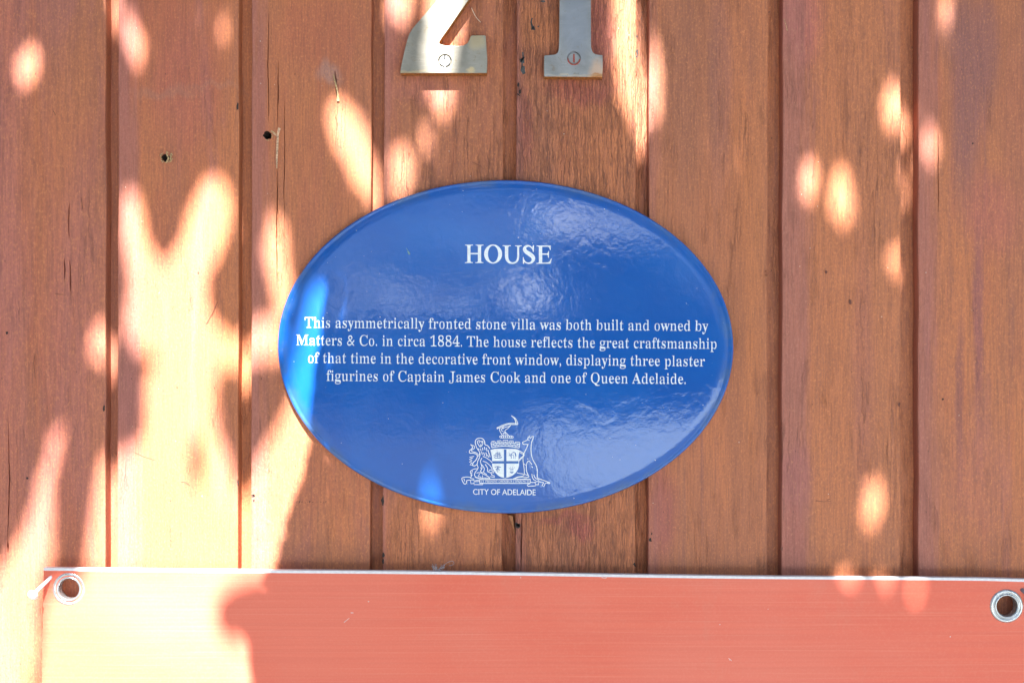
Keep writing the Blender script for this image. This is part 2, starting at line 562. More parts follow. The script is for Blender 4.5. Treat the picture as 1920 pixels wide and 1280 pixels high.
g = wall_bits('dust_speck', dots, plain('pale_dust', (.7, .55, .45), .8), lift=.0002)
g.location -= wall.location
g.parent = wall
g['kind'] = 'stuff'
# splintered end of the lath in the gap below the plaque
v = [W(951, 966, -.011), W(962, 966, -.011), W(968, 1003, -.011), W(953, 966, -.005), W(961, 966, -.005), W(966, 1000, -.007)]
g = mesh_obj('splinter', v, [(0, 1, 2), (3, 5, 4), (0, 3, 4, 1), (1, 4, 5, 2), (2, 5, 3, 0)], plain('brown_lath', (.40, .17, .07), .7, var=.2))
fix_normals(g)
keep(g, wall)

# ------------------------------------------------------------------ metal numerals
def metal(name, base, patina, rough=.38, spots=()):
    n = NT(name)
    br = n.noise((90, 90, 1400), detail=3)
    cl = n.noise((28, 28, 28), (3, 1, 2), 5, .6, .5)
    dust = n.noise((500, 500, 500), (3, 7, 2), 3)
    c = n.mix(n.ramp(cl, .38, .68), base, tuple(x * .78 for x in base))
    c = n.mix(n.ramp(dust, .6, .75, 0, .3), c, (.38, .34, .28))
    wv = n.warp((.004, 0, .004), (120, 120, 120))
    rg = n.ramp(cl, .35, .7, rough, rough + .14)
    met = 1.0
    if spots:
        tn = n.ramp(n.noise((170, 170, 170), (5, 1, 7), 5, .65, .8), .56, .74)
        c = n.mix(n.math('MULTIPLY', tn, .55), c, (.24, .165, .08))
        sx = n.noise((60, 60, 1900), (2, 2, 2), 2)
        c = n.mix(n.ramp(sx, .62, .70, 0, .4), c, (.46, .44, .40))
        pit = n.ramp(n.noise((700, 700, 700), (3, 1, 7), 1), .70, .76)
        c = n.mix(n.math('MULTIPLY', pit, .7), c, (.12, .08, .05))
    for x, z, rx, rz, col, a in spots:
        f = n.math('MULTIPLY', n.blob(x, z, rx, rz, .5, wv), a)
        c = n.mix(f, c, col)
    nm = n.bump(n.math('ADD', br, n.math('MULTIPLY', dust, .6)), .5, .00008)
    return n.out(c, rg, nm, .8)


m_side = plain('rusted_brass_edge', (0.42, 0.17, 0.035), .45, .35, .3, 500, .0001)
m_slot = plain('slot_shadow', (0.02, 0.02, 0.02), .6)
m_redslot = plain('red_paint_in_slot', (0.40, 0.07, 0.045), .6, var=.3, scale=1500)


def arcpts(cx, cy, rx, ry, a0, a1, n):
    return [(cx + rx * math.cos(math.radians(a0 + (a1 - a0) * i / n)), cy - ry * math.sin(math.radians(a0 + (a1 - a0) * i / n))) for i in range(n + 1)]


T_NUM = .0100
two = [(750, 137.5), (751.5, 126), (758, 96), (762, 80), (767, 64), (774, 53), (782, 43.5), (800, 23), (818.5, 2), (838, -20), (851, -40), (857, -62), (855, -82), (845, -96), (829, -101), (815, -97), (806, -86), (806, -72), (812, -62), (804, -52), (788, -48), (772, -54), (762, -70), (762, -94), (774, -122), (798, -140), (830, -147), (866, -141), (893, -122), (906, -92), (906, -60), (895, -30), (879, 0), (860, 27), (842, 53), (829, 71), (824, 79), (824, 82), (827.7, 84.5), (837, 86), (857.5, 86.6), (869, 85.5), (876, 81.5), (880, 75), (881.5, 70), (883.5, 67.2), (887, 66.5), (908, 66.5), (911, 67.5), (912.5, 90), (914, 114), (913.2, 134), (912.5, 137.5)]
one = [(1020, 144), (1019.5, 124), (1020, 105.5), (1022, 104), (1038.5, 102.7), (1042.5, 101.5), (1045.6, 98.5), (1047.4, 93), (1048, 80), (1049, 0), (1050, -84), (1046, -92), (1036, -94), (1019, -94), (1019, -112), (1034, -116), (1050, -126), (1062, -143), (1108, -143), (1108, 0), (1108.5, 88), (1110, 95), (1113, 100), (1117, 102), (1121, 102.8), (1130, 103.6), (1130.5, 125), (1129.5, 145)]


def numeral(outline, scr, label, name, red, spots):
    rings = []
    base_px = (sum(p[0] for p in outline) / len(outline), max(p[1] for p in outline))
    root = empty(name, W(base_px[0], base_px[1], T_NUM), label, 'house number', 'metal house numerals')
    front = [W(x, y, T_NUM) for x, y in outline]
    back = [Vector((p.x, -.0002, p.z)) for p in front]
    v, f = loft([back, front], cap0=True, cap1=True)
    fm = [1] * (len(f) - 2) + [1, 0]
    cx = root.location.x
    sp = [(W(x, y, T_NUM).x - root.location.x, W(x, y, T_NUM).z - root.location.z, rx * S, ry * S, c, a) for x, y, rx, ry, c, a in spots]
    m_face = metal('brushed_steel_' + name, (0.31, 0.31, 0.305) if red else (0.315, 0.290, 0.240), .3, .42, sp)
    o = mesh_obj('figure', v, f, mats=[m_face, m_side], fmat=fm)
    fix_normals(o)
    # countersunk screw hole
    c = W(scr[0], scr[1], T_NUM)
    r = 12.4 * S
    ring = lambda rr, y: [Vector((c.x + rr * math.cos(2 * math.pi * i / 40), y, c.z + rr * math.sin(2 * math.pi * i / 40))) for i in range(40)]
    cv, cf = loft([ring(r, -T_NUM - .002), ring(r, -T_NUM + .0018)])
    cu = mesh_obj('cutter', cv, cf)
    fix_normals(cu)
    cut(o, [cu])
    recenter(o, root.location)
    o.location = (0, 0, 0)
    o.parent = root
    bv = o.modifiers.new('edge', 'BEVEL')
    bv.width = .00035
    bv.segments = 2
    bv.limit_method = 'ANGLE'
    bv.angle_limit = math.radians(50)
    # screw: dished head cut by a slot
    rr = 10.3 * S
    hv, hf = loft([ring(rr, -T_NUM + .00175), ring(rr, -T_NUM + .0004), ring(rr * .93, -T_NUM + .00005), ring(rr * .5, -T_NUM - .00015)])
    s = mesh_obj('screw', hv, hf, metal('screw_steel_' + name, (0.30, 0.30, 0.30), .3, .42))
    fix_normals(s)
    w = 1.7 * S
    sv = [(c.x + a, y, c.z + b) for y in (-T_NUM - .001, -T_NUM + .0013) for a, b in ((-w, -rr * 1.2), (w, -rr * 1.2), (w, rr * 1.2), (-w, rr * 1.2))]
    sc = mesh_obj('cutter', sv, [(0, 1, 2, 3), (7, 6, 5, 4), (0, 4, 5, 1), (1, 5, 6, 2), (2, 6, 7, 3), (3, 7, 4, 0)])
    fix_normals(sc)
    cut(s, [sc])
    recenter(s, c)
    s.location = c - root.location
    s.parent = root
    fl = []
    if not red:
        o2 = wall_bits('slot_shade', [stroke([(scr[0], scr[1] - 10), (scr[0] + .2, scr[1] - 5)], 3, 2.6)], m_slot, t=T_NUM - .0011, lift=.0007)  # dark stroke painted for shade at the top of the sunlit slot
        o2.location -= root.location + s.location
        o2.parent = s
    if red:
        for p in (stroke([(scr[0] + .3, scr[1] - 8), (scr[0] - .3, scr[1] + 8)], 3.2, 3.6, .1),):
            fl.append(p)
        o2 = wall_bits('slot_paint', fl, m_redslot, t=T_NUM - .0011, lift=.0006)
        o2.location -= root.location + s.location
        o2.parent = s
        arc = [(scr[0] + 11.2 * math.cos(a), scr[1] + 1 + 11.2 * math.sin(a)) for a in [math.radians(d) for d in range(5, 200, 13)]]
        o3 = wall_bits('paint_smear', [stroke(arc, 2.6, 1.8, .35)], m_redslot, t=T_NUM, lift=.00012)
        o3.location -= root.location
        o3.parent = root
    return root


numeral(two, (834, 114.5), 'bright metal numeral 2 catching sun, left of the pair above the blue plaque', 'metal_numeral_two', False,
        [(895, 78, 16, 14, (.50, .38, .20), .55), (884, 132, 8, 5, (.70, .50, .24), .6), (765, 134, 40, 2.5, (.6, .42, .2), .4), (893, 30, 20, 26, (.5, .45, .34), .35)])
numeral(one, (1076, 109.5), 'dull blue grey metal numeral 1 with red paint round its screw', 'metal_numeral_one', True,
        [(1120, 135, 13, 22, (.55, .36, .24), .75), (1120, 143, 16, 4, (.42, .17, .05), .9), (1070, 142, 50, 2, (.6, .45, .3), .4), (1080, 40, 26, 70, (.27, .30, .36), .5)])

# ------------------------------------------------------------------ the oval plaque
PC = (948.0, 650.0)
PA, PB = 427.0, 312.0
ROT = math.radians(0.45)          # hangs a touch clockwise
pcw = W(PC[0], PC[1], .005)
A_, B_ = PA * S * (D - .005) / D, PB * S * (D - .005) / D
PROFILE = [(.968, .0080), (.973, .00745), (.978, .0072), (.984, .0076), (.990, .0078), (.995, .0073), (.999, .0060), (1.0, .0045), (.998, .0018), (.985, .0008)]
DOME_H, DOME_E, RF = .0175, .0080, .968


def dome_t(x, z):
    """depth of the plaque face at world x, z"""
    dx, dz = x - pcw.x, z - pcw.z
    c, s = math.cos(-ROT), math.sin(-ROT)
    u = (dx * c - dz * -s) / A_ if False else (dx * math.cos(ROT) - dz * math.sin(ROT)) / A_
    v = (dx * math.sin(ROT) + dz * math.cos(ROT)) / B_
    r = min(math.hypot(u, v), RF)
    return DOME_E + (DOME_H - DOME_E) * (1 - (r / RF) ** 2)


def on_plaque(px, py, lift=.00012):
    t = .013
    for _ in range(4):
        p = W(px, py, t)
        t = dome_t(p.x, p.z) + lift
    return W(px, py, t)


plaque = empty('oval_plaque', (pcw.x, 0, pcw.z - B_), 'glossy domed blue oval enamel plaque with white lettering on the timber wall', 'plaque')


def to_plaque(o):
    c = Vector((pcw.x, -.012, pcw.z))
    recenter(o, c)
    o.location = c - plaque.location
    o.parent = plaque


NS = 200
rr_list = [RF * i / 26 for i in range(1, 27)]
prof = [(r, DOME_E + (DOME_H - DOME_E) * (1 - (r / RF) ** 2)) for r in rr_list] + PROFILE[1:]


def pl_pt(r, a, t):
    u, v = r * A_ * math.cos(a), r * B_ * math.sin(a)
    return Vector((pcw.x + u * math.cos(ROT) + v * math.sin(ROT), -t, pcw.z - u * math.sin(ROT) + v * math.cos(ROT)))


rings = [[pl_pt(r, 2 * math.pi * i / NS, t) for i in range(NS)] for r, t in prof]
v, f = loft(rings, cap0=False, cap1=False)
v.append(pl_pt(0, 0, DOME_H))
ci = len(v) - 1
f += [(ci, (i + 1) % NS, i) for i in range(NS)]
nf_face = NS * (len(prof) - 4)
fm = [1 if (NS * (len(prof) - 4)) <= i < NS * (len(prof) - 1) else 0 for i in range(len(f))]

n = NT('blue_enamel')
xyz = n.sep()
cl = n.noise((9, 9, 9), (1, 2, 3), 5, .6, .6)
sc1 = n.noise((240, 240, 240), (4, 2, 3), 4)
base = n.mix(n.ramp(cl, .3, .7), (0.001, 0.082, 0.38), (0.002, 0.104, 0.43))
wv = n.warp((.004, 0, .004), (90, 90, 90))
# grime collected along the rim
rr = n.n('ShaderNodeVectorMath', operation='MULTIPLY')
n.link(wv, rr.inputs[0])
rr.inputs[1].default_value = (1 / A_, 0, 1 / B_)
ln = n.n('ShaderNodeVectorMath', operation='LENGTH')
n.link(rr.outputs[0], ln.inputs[0])
gr = n.ramp(ln.outputs['Value'], .93, 1.0)
gr = n.math('MULTIPLY', gr, n.ramp(n.noise((30, 30, 30), (7, 2, 5), 4, .6), .42, .62))
base = n.mix(n.math('MULTIPLY', gr, .42), base, (0.10, 0.14, 0.13))
chips = n.ramp(n.noise((420, 420, 420), (11, 3, 5), 1), .80, .815)
base = n.mix(n.math('MULTIPLY', chips, .8), base, (.55, .62, .62))
grime = n.ramp(n.noise((40, 40, 26), (2, 8, 5), 6, .7, .4), .5, .75)
rg = n.math('ADD', n.math('MULTIPLY', grime, .08), .10)
rip = n.noise((62, 62, 62), (5, 3, 9), 3, .55, .6)
rip2 = n.noise((190, 190, 150), (5, 8, 9), 3, .6, 1.0)
lumps = n.noise((17, 17, 17), (8, 3, 1), 2, .5)
h = n.math('ADD', n.math('ADD', n.math('MULTIPLY', rip, .48), n.math('MULTIPLY', rip2, .20)), n.math('MULTIPLY', lumps, .5))
nm = n.bump(h, 1.0, .00055)
m_enamel = n.out(base, rg, nm, 0, .5)
n.b.inputs['Coat Weight'].default_value = .28
n.b.inputs['Coat Roughness'].default_value = .66
m_rim = NT('worn_rim')
g1 = m_rim.noise((120, 120, 120), (1, 1, 1), 4, .6)
zz = m_rim.sep()[2]
low = m_rim.ramp(zz, .02, -.06)
tan = m_rim.mix(m_rim.ramp(g1, .4, .62), (0.42, 0.40, 0.34), (0.32, 0.15, 0.07))
blu = m_rim.mix(m_rim.ramp(g1, .4, .62), (0.035, 0.11, 0.26), (0.03, 0.05, 0.10))
m_rim = m_rim.out(m_rim.mix(m_rim.math('MULTIPLY', low, m_rim.ramp(g1, .3, .5, .7, 1)), blu, tan), .35)
face = mesh_obj('enamel_face', v, f, mats=[m_enamel, m_rim], fmat=fm, smooth=True)
fix_normals(face)
to_plaque(face)

m_white = plain('white_enamel', (0.74, 0.80, 0.84), .25, var=.05, scale=400)


def plaque_mesh(name, pts2, faces, mat, lift=.00012, label=None):
    o = mesh_obj(name, [on_plaque(x, y, lift) for x, y in pts2], faces, mat)
    # make every face look out of the plaque
    bm = bmesh.new()
    bm.from_mesh(o.data)
    bmesh.ops.triangulate(bm, faces=bm.faces)
    bm.normal_update()
    for fc in bm.faces:
        if fc.normal.y > 0:
            fc.normal_flip()
    bm.to_mesh(o.data)
    bm.free()
    to_plaque(o)
    if label:
        o['label'] = label
    return o


def cr(pts, seg=4, closed=False):
    """smooth curve through points"""
    P = list(pts)
    if closed:
        P = [P[-1]] + P + [P[0], P[1]]
    else:
        P = [P[0]] + P + [P[-1]]
    out = []
    for i in range(1, len(P) - 2):
        p0, p1, p2, p3 = P[i - 1], P[i], P[i + 1], P[i + 2]
        for k in range(seg):
            t = k / seg
            out.append(tuple(.5 * ((2 * p1[j]) + (-p0[j] + p2[j]) * t + (2 * p0[j] - 5 * p1[j] + 4 * p2[j] - p3[j]) * t * t + (-p0[j] + 3 * p1[j] - 3 * p2[j] + p3[j]) * t ** 3) for j in (0, 1)))
    out.append(P[-2])
    return out


def serif(s):
    r = ''
    for c in s:
        if 'A' <= c <= 'Z':
            r += chr(0x1D400 + ord(c) - 65)
        elif 'a' <= c <= 'z':
            r += chr(0x1D41A + ord(c) - 97)
        elif '0' <= c <= '9':
            r += chr(0x1D7CE + ord(c) - 48)
        else:
            r += c
    return r


def text2d(s, thin=0.0):
    """flat outline mesh of a line of lettering; THIN draws the upright strokes in by that much"""
    c = bpy.data.curves.new('lettering', 'FONT')
    c.body = s
    c.size = 1
    c.resolution_u = 4
    o = bpy.data.objects.new('lettering', c)
    COL.objects.link(o)
    bpy.context.view_layer.update()
    dg = bpy.context.evaluated_depsgraph_get()
    me = bpy.data.meshes.new_from_object(o.evaluated_get(dg))
    bpy.data.objects.remove(o)
    bm = bmesh.new()
    bm.from_mesh(me)
    bmesh.ops.remove_doubles(bm, verts=bm.verts, dist=1e-5)
    bm.normal_update()
    if thin:
        acc = {}
        seg = []
        for e in bm.edges:
            if len(e.link_faces) != 1:
                continue
            a, b = e.verts
            d = (b.co - a.co)
            nrm = Vector((d.y, -d.x, 0))
            if nrm.length < 1e-9:
                continue
            seg.append((a.co.x, a.co.y, b.co.x, b.co.y))
            nrm.normalize()
            cen = e.link_faces[0].calc_center_median()
            if (cen - a.co).dot(nrm) > 0:
                nrm = -nrm
            for w in (a, b):
                acc.setdefault(w, []).append(nrm * d.length)
        seg = np.array(seg)
        mv = []
        for w, ns in acc.items():
            q = sum(ns, Vector())
            if q.length < 1e-9:
                continue
            q.normalize()
            sgn = -1 if q.x > 0 else 1            # direction into the stroke
            th = 9
            for dy in (.0007, -.0011):
                y = w.co.y + dy
                hit = (seg[:, 1] > y) != (seg[:, 3] > y)
                h_ = seg[hit]
                if len(h_):
                    xx = h_[:, 0] + (h_[:, 2] - h_[:, 0]) * (y - h_[:, 1]) / (h_[:, 3] - h_[:, 1])
                    dd = (xx - w.co.x) * sgn
                    dd = dd[dd > .012]
                    if len(dd):
                        th = min(th, dd.min())
            k_ = min(1, max(0, (th - .06) / .07)) if th < .3 else 0
            mv.append((w, thin * k_ * q.x * abs(q.x) ** .5))
        for w, m_ in mv:
            w.co.x -= m_
    pts = [(w.co.x, w.co.y) for w in bm.verts]
    fs = [tuple(w.index for w in fc.verts) for fc in bm.faces]
    bm.verts.index_update()
    fs = [tuple(w.index for w in fc.verts) for fc in bm.faces]
    bm.free()
    bpy.data.meshes.remove(me)
    return pts, fs


def lettering(name, s, x0, x1, yb0, yb1, cap, capfrac, thin=0.02, font=serif):
    pts, fs = text2d(font(s) if font else s, thin)
    a = min(p[0] for p in pts)
    b = max(p[0] for p in pts)
    q = [(x0 + (p[0] - a) / (b - a) * (x1 - x0), yb0 + (yb1 - yb0) * (p[0] - a) / (b - a) - p[1] * cap / capfrac) for p in pts]
    return plaque_mesh(name, q, fs, m_white)


CAPS = max(p[1] for p in text2d(serif('H'))[0])
def T(p):
    return (860 + p[0] / 10.105, 440 + p[1] / 10.105)


tp, tf_ = [], []


def t_poly(ps):
    b = len(tp)
    tp.extend(T(p) for p in ps)
    tf_.append(tuple(range(b, b + len(ps))))


def t_strip(L, R):
    b = len(tp)
    k_ = len(L)
    tp.extend(T(p) for p in L + R)
    for i in range(k_ - 1):
        tf_.append((b + i, b + i + 1, b + k_ + i + 1, b + k_ + i))


def t_curve(ctrl, seg=6):
    """ctrl: (x, y, width) along the middle of the stroke"""
    xy = cr([(c[0], c[1]) for c in ctrl], seg)
    ww = cr([(c[2], 0) for c in ctrl], seg)
    L, R = [], []
    for i, p in enumerate(xy):
        a, b = xy[max(0, i - 1)], xy[min(len(xy) - 1, i + 1)]
        d = math.hypot(b[0] - a[0], b[1] - a[1]) or 1
        nx, ny = -(b[1] - a[1]) / d, (b[0] - a[0]) / d
        w = ww[i][0] / 2
        L.append((p[0] + nx * w, p[1] + ny * w))
        R.append((p[0] - nx * w, p[1] - ny * w))
    t_strip(L, R)


def t_serif(x0, x1, s0, s1, y, up):
    """flat serif x0..x1 at y with brackets rising to the stem s0..s1"""
    k_ = -1 if up else 1
    t_strip([(x0, y), (x1, y)], [(x0, y + k_ * 14), (x1, y + k_ * 14)])
    t_poly([(x0 + 22, y + k_ * 13), (s0 - 8, y + k_ * 22), (s0, y + k_ * 36), (s1, y + k_ * 36), (s1 + 8, y + k_ * 22), (x1 - 22, y + k_ * 13)])


for s0, s1, a0, a1, b0, b1 in ((165, 224, 122, 272, 120, 268), (364, 425, 322, 472, 318, 470)):
    t_serif(a0, a1, s0, s1, 190, False)
    t_strip([(s0, 222), (s1, 222)], [(s0, 502), (s1, 502)])
    t_serif(b0, b1, s0, s1, 536, True)
t_strip([(222, 346), (366, 346)], [(222, 371), (366, 371)])
ang = [2 * math.pi * i / 48 for i in range(49)]
t_strip([(652 + 170 * math.cos(a), 366 + 180 * math.sin(a)) for a in ang], [(652 + 97 * math.cos(a), 366 + 158 * math.sin(a)) for a in ang])
t_serif(835, 988, 877, 940, 202, False)
t_serif(1070, 1195, 1110, 1146, 204, False)
t_curve([(908, 232, 63), (908, 330, 63), (909, 420, 62), (925, 480, 56), (962, 522, 42), (1020, 538, 30), (1075, 524, 32), (1112, 484, 36), (1127, 420, 36), (1128, 330, 36), (1128, 232, 36)])
t_curve([(1408, 318, 6), (1400, 280, 12), (1372, 236, 22), (1325, 212, 28), (1272, 226, 46), (1248, 272, 64), (1276, 322, 72), (1340, 366, 78), (1398, 412, 74), (1416, 466, 62), (1385, 520, 42), (1325, 540, 28), (1268, 522, 22), (1238, 478, 14), (1225, 430, 6)])
t_poly([(1406, 325), (1422, 325), (1428, 198), (1412, 198), (1396, 226)])
t_poly([(1217, 425), (1230, 425), (1246, 520), (1234, 552), (1218, 552)])
t_serif(1478, 1640, 1520, 1580, 206, False)
t_strip([(1520, 238), (1582, 238)], [(1520, 518), (1582, 518)])
t_serif(1475, 1640, 1520, 1580, 550, True)
t_strip([(1600, 206), (1742, 206)], [(1600, 228), (1720, 228)])
t_poly([(1690, 227), (1742, 206), (1744, 292), (1732, 292), (1718, 248)])
t_strip([(1580, 356), (1696, 356)], [(1580, 379), (1696, 379)])
t_poly([(1672, 356), (1692, 340), (1700, 310), (1712, 310), (1708, 435), (1696, 435), (1690, 395), (1672, 379)])
t_strip([(1600, 526), (1690, 526)], [(1600, 550), (1738, 550)])
t_poly([(1690, 526), (1725, 505), (1748, 455), (1763, 458), (1738, 550), (1690, 550)])
plaque_mesh('title_line', tp, tf_, m_white)
for s, x0, x1, y0, y1 in (('This asymmetrically fronted stone villa was both built and owned by', 571.5, 1328, 614, 620.4),
                          ('Matters & Co. in circa 1884. The house reflects the great craftsmanship', 555.5, 1343.5, 646.8, 653.8),
                          ('of that time in the decorative front window, displaying three plaster', 578, 1321.5, 680, 686.6),
                          ('figurines of Captain James Cook and one of Queen Adelaide.', 612, 1285.5, 713.6, 719.6)):
    lettering('text_line', s, x0, x1, y0, y1, 19.6, CAPS, .032)
CS = max(p[1] for p in text2d('H')[0])
lettering('title_line', 'CITY OF ADELAIDE', 887, 1004.3, 926.8, 927.8, 10.6, CS, -.012, None)

# coat of arms, line work in the units of a 6.736x enlargement with its corner at (840, 760)
def Q(p):
    return (840 + p[0] / 6.736, 760 + p[1] / 6.736)


def ribbon_set(lines, w):
    pts, fs = [], []
    for ln in lines:
        ww = w
        if isinstance(ln, tuple) and isinstance(ln[0], (int, float)) is True and isinstance(ln[1], list):
            ww, ln = ln
        path = [Q(p) for p in ln]
        st = stroke(path, ww / 6.736)
        n_ = len(path)
        b = len(pts)
        pts += st
        m_ = 2 * n_
        for i in range(n_ - 1):
            fs.append((b + i, b + i + 1, b + m_ - 2 - i, b + m_ - 1 - i))
    return pts, fs


arms = []
# arm with pick-axe on a wreath
arms += [(11, cr([(800, 128), (828, 150), (850, 185), (860, 232)])), (7, cr([(800, 128), (850, 160), (872, 200), (882, 240)])), (9, [(620, 292), (690, 262), (760, 236), (880, 238)]), (7, [(617, 280), (690, 246), (745, 228), (800, 220), (860, 226)]),
         (6, [(617, 278), (622, 296)]), cr([(660, 278), (652, 310), (668, 345), (688, 376)]), cr([(700, 268), (690, 295), (710, 280), (740, 268), (770, 262), (795, 245)]), cr([(790, 250), (760, 285), (730, 305), (718, 325), (740, 350), (764, 376)]),
         cr([(700, 268), (676, 295), (680, 320), (700, 322)]), (6, [(690, 350), (720, 335)]), (6, [(720, 340), (735, 372)]), (6, [(700, 372), (712, 345)])]
arms += [(6, cr([(655, 398), (655, 384), (690, 380), (740, 380), (800, 382), (822, 390), (820, 408), (790, 412), (720, 410), (665, 408)], closed=True))]
arms += [(9, [(x, 386), (x + 8, 406)]) for x in (672, 698, 724, 750, 776, 800)]
# mural crown
arms += [(9, cr([(552, 530), (640, 516), (720, 512), (810, 518), (900, 534)])), (7, [(552, 530), (542, 468)]), (7, [(900, 534), (908, 470)])]
arms += [(7, [(546, 470), (552, 452), (590, 450), (598, 462), (600, 476)]), (7, [(620, 476), (622, 446), (668, 440), (674, 470)]), (7, [(694, 468), (696, 438), (756, 438), (758, 468)]), (7, [(778, 470), (780, 442), (824, 446), (828, 474)]), (7, [(848, 480), (852, 458), (900, 460), (908, 472)])]
arms += [(8, cr([(546, 484), (640, 472), (720, 468), (810, 472), (906, 486)])), (7, cr([(549, 506), (640, 494), (720, 490), (810, 496), (903, 510)]))]
arms += [(6, [(x, 474 + abs(x - 725) * .08), (x, 490 + abs(x - 725) * .08)]) for x in (575, 615, 655, 700, 745, 790, 835, 880)]
arms += [(6, [(x, 496 + abs(x - 725) * .08), (x, 512 + abs(x - 725) * .08)]) for x in (595, 635, 680, 722, 768, 812, 858)]
arms += [(6, [(x, 458), (x + 22, 458)]) for x in (560, 632, 714, 792, 862)]
# lion, left
arms += [(9, cr([(352, 500), (344, 458), (360, 424), (400, 410), (442, 422), (462, 456), (468, 492), (500, 505), (530, 545)])),
         (7, cr([(372, 450), (392, 440), (412, 452), (436, 446), (440, 480), (424, 512), (404, 520), (388, 500), (372, 470)], closed=True)), (9, [(388, 462), (404, 466)]), (9, [(420, 464), (436, 466)]), (9, [(404, 492), (426, 496)]), (8, [(398, 508), (420, 512)]),
         cr([(352, 500), (362, 530), (380, 560), (400, 590), (406, 620)]), (8, [(380, 540), (396, 560)]), (8, [(410, 540), (418, 575)]), (8, [(436, 530), (440, 566)]), (8, [(460, 520), (468, 560)]), (8, [(486, 530), (492, 575)]),
         (8, [(424, 580), (434, 620)]), (8, [(450, 590), (462, 630)]), (8, [(478, 590), (490, 640)]), (8, [(506, 560), (516, 610)]), (8, [(520, 600), (532, 650)]), (8, [(400, 600), (384, 640)]), (8, [(440, 640), (470, 650)]), (8, [(500, 620), (515, 655)]),
         cr([(405, 620), (395, 660), (376, 700), (366, 740), (330, 765)]), cr([(470, 650), (500, 670), (540, 700), (580, 750), (585, 770)]), cr([(430, 660), (410, 700), (420, 740), (440, 760)]), cr([(440, 700), (490, 720), (540, 770), (560, 810)]),
         cr([(470, 740), (500, 790), (500, 830), (540, 850), (560, 880)]), cr([(515, 830), (530, 810), (560, 820), (580, 840)]), (7, [(540, 840), (580, 850)]), (7, [(545, 870), (590, 890)]), (7, [(530, 895), (590, 905)])]
# tail
arms += [(9, cr([(284, 490), (310, 520), (300, 545), (272, 570), (276, 598), (320, 600), (356, 612), (372, 640), (350, 690), (318, 720), (312, 755), (345, 760)])), (7, cr([(284, 490), (330, 510), (332, 540), (300, 560), (306, 580), (350, 590), (380, 615)])),
         (7, [(330, 640), (270, 650), (300, 665)]), (7, [(316, 660), (268, 680), (300, 695)]), (7, [(305, 690), (268, 715), (300, 720)]), (7, [(300, 720), (278, 750), (310, 750)])]
# hind leg and haunch
arms += [cr([(366, 745), (380, 790), (330, 800), (286, 825), (284, 850), (300, 880), (285, 915), (330, 925)]), (7, cr([(376, 800), (345, 840), (335, 880), (360, 905)])), (7, [(284, 850), (310, 845)]), (7, [(284, 880), (310, 872)]), (7, [(296, 815), (312, 832)]),
         cr([(360, 850), (400, 845), (440, 860), (500, 890), (530, 915)]), cr([(420, 740), (430, 790), (410, 830), (440, 845)]), (7, cr([(440, 760), (460, 800), (450, 840), (490, 870)])), (7, [(400, 860), (380, 890), (420, 905)]), (7, [(440, 880), (430, 910), (480, 915)]), (7, [(340, 905), (390, 910)]), (7, [(410, 780), (424, 800)]),
         (7, cr([(340, 905), (400, 918), (470, 912), (530, 918)]))]
# kangaroo, right
arms += [(8, cr([(1018, 488), (985, 490), (950, 486), (944, 462), (970, 450), (1006, 430)])), (8, [(1006, 430), (1014, 400), (1026, 380), (1040, 418), (1060, 392), (1078, 384), (1074, 420), (1056, 462)]), (7, [(1014, 436), (1030, 440)]),
         (8, cr([(1056, 462), (1050, 520), (1050, 590), (1070, 680), (1110, 750), (1128, 820), (1126, 890), (1140, 920), (1200, 940), (1288, 974)])), (8, cr([(1012, 488), (996, 530), (975, 570), (962, 600), (948, 640), (948, 690)])),
         (8, [(962, 606), (930, 585), (905, 572)]), (8, [(966, 620), (930, 605), (905, 590)]), (8, [(968, 618), (920, 660), (900, 680), (896, 708)]), (8, [(962, 636), (925, 668), (906, 690)]),
         cr([(948, 640), (950, 720), (972, 745), (990, 752)]), cr([(990, 752), (1000, 715), (1025, 700), (1050, 730), (1060, 745)]), (7, [(1000, 665), (1012, 680)]), (7, [(1056, 765), (1070, 782)]), cr([(950, 720), (962, 800), (965, 870)]),
         (8, cr([(990, 752), (990, 820), (1010, 870), (1025, 900)])), (8, cr([(1060, 860), (1064, 900), (1085, 935), (1110, 945)])), (8, cr([(1085, 870), (1100, 910), (1150, 940)])),
         (7, cr([(1020, 905), (960, 900), (890, 905), (840, 922)])), (7, cr([(965, 872), (940, 890), (880, 900), (820, 925)])), (7, cr([(870, 845), (900, 855), (960, 865), (1010, 880)])), (6, [(1000, 918), (940, 926), (880, 928)])]
# scroll
arms += [(9, [(400, 930), (1040, 930)]), (9, [(400, 980), (1040, 980)]), (6, [(400, 930), (400, 980)]), (6, [(1040, 930), (1040, 980)]), (8, [(400, 934), (330, 950), (330, 996), (436, 996), (440, 982)]), (8, [(340, 960), (400, 956)]), (8, [(1040, 980), (1000, 1000), (1010, 1018), (1104, 1012), (1104, 970), (1040, 968)]),
         (8, [(330, 940), (282, 940), (290, 985), (330, 982)]), (8, cr([(282, 905), (230, 900), (180, 912), (176, 935), (196, 975), (212, 990), (236, 975), (238, 945), (282, 940)])), (7, [(200, 920), (212, 955)]), (8, [(1104, 960), (1150, 955), (1142, 998), (1104, 996)]),
         (8, [(1150, 960), (1206, 970), (1186, 1012), (1210, 1020), (1232, 975), (1280, 984), (1290, 974)]), (8, [(1206, 970), (1200, 990)])]
fixed = []
for a in arms:
    fixed.append((a[0] * 1.15, a[1]) if isinstance(a, tuple) else (8.6, a))
pts, fs = [], []
for w_, ln in fixed:
    path = [Q(p) for p in ln]
    st = stroke(path, w_ / 6.736)
    n_, b = len(path), len(pts)
    pts += st
    for i in range(n_ - 1):
        fs.append((b + i, b + i + 1, b + 2 * n_ - 2 - i, b + 2 * n_ - 1 - i))
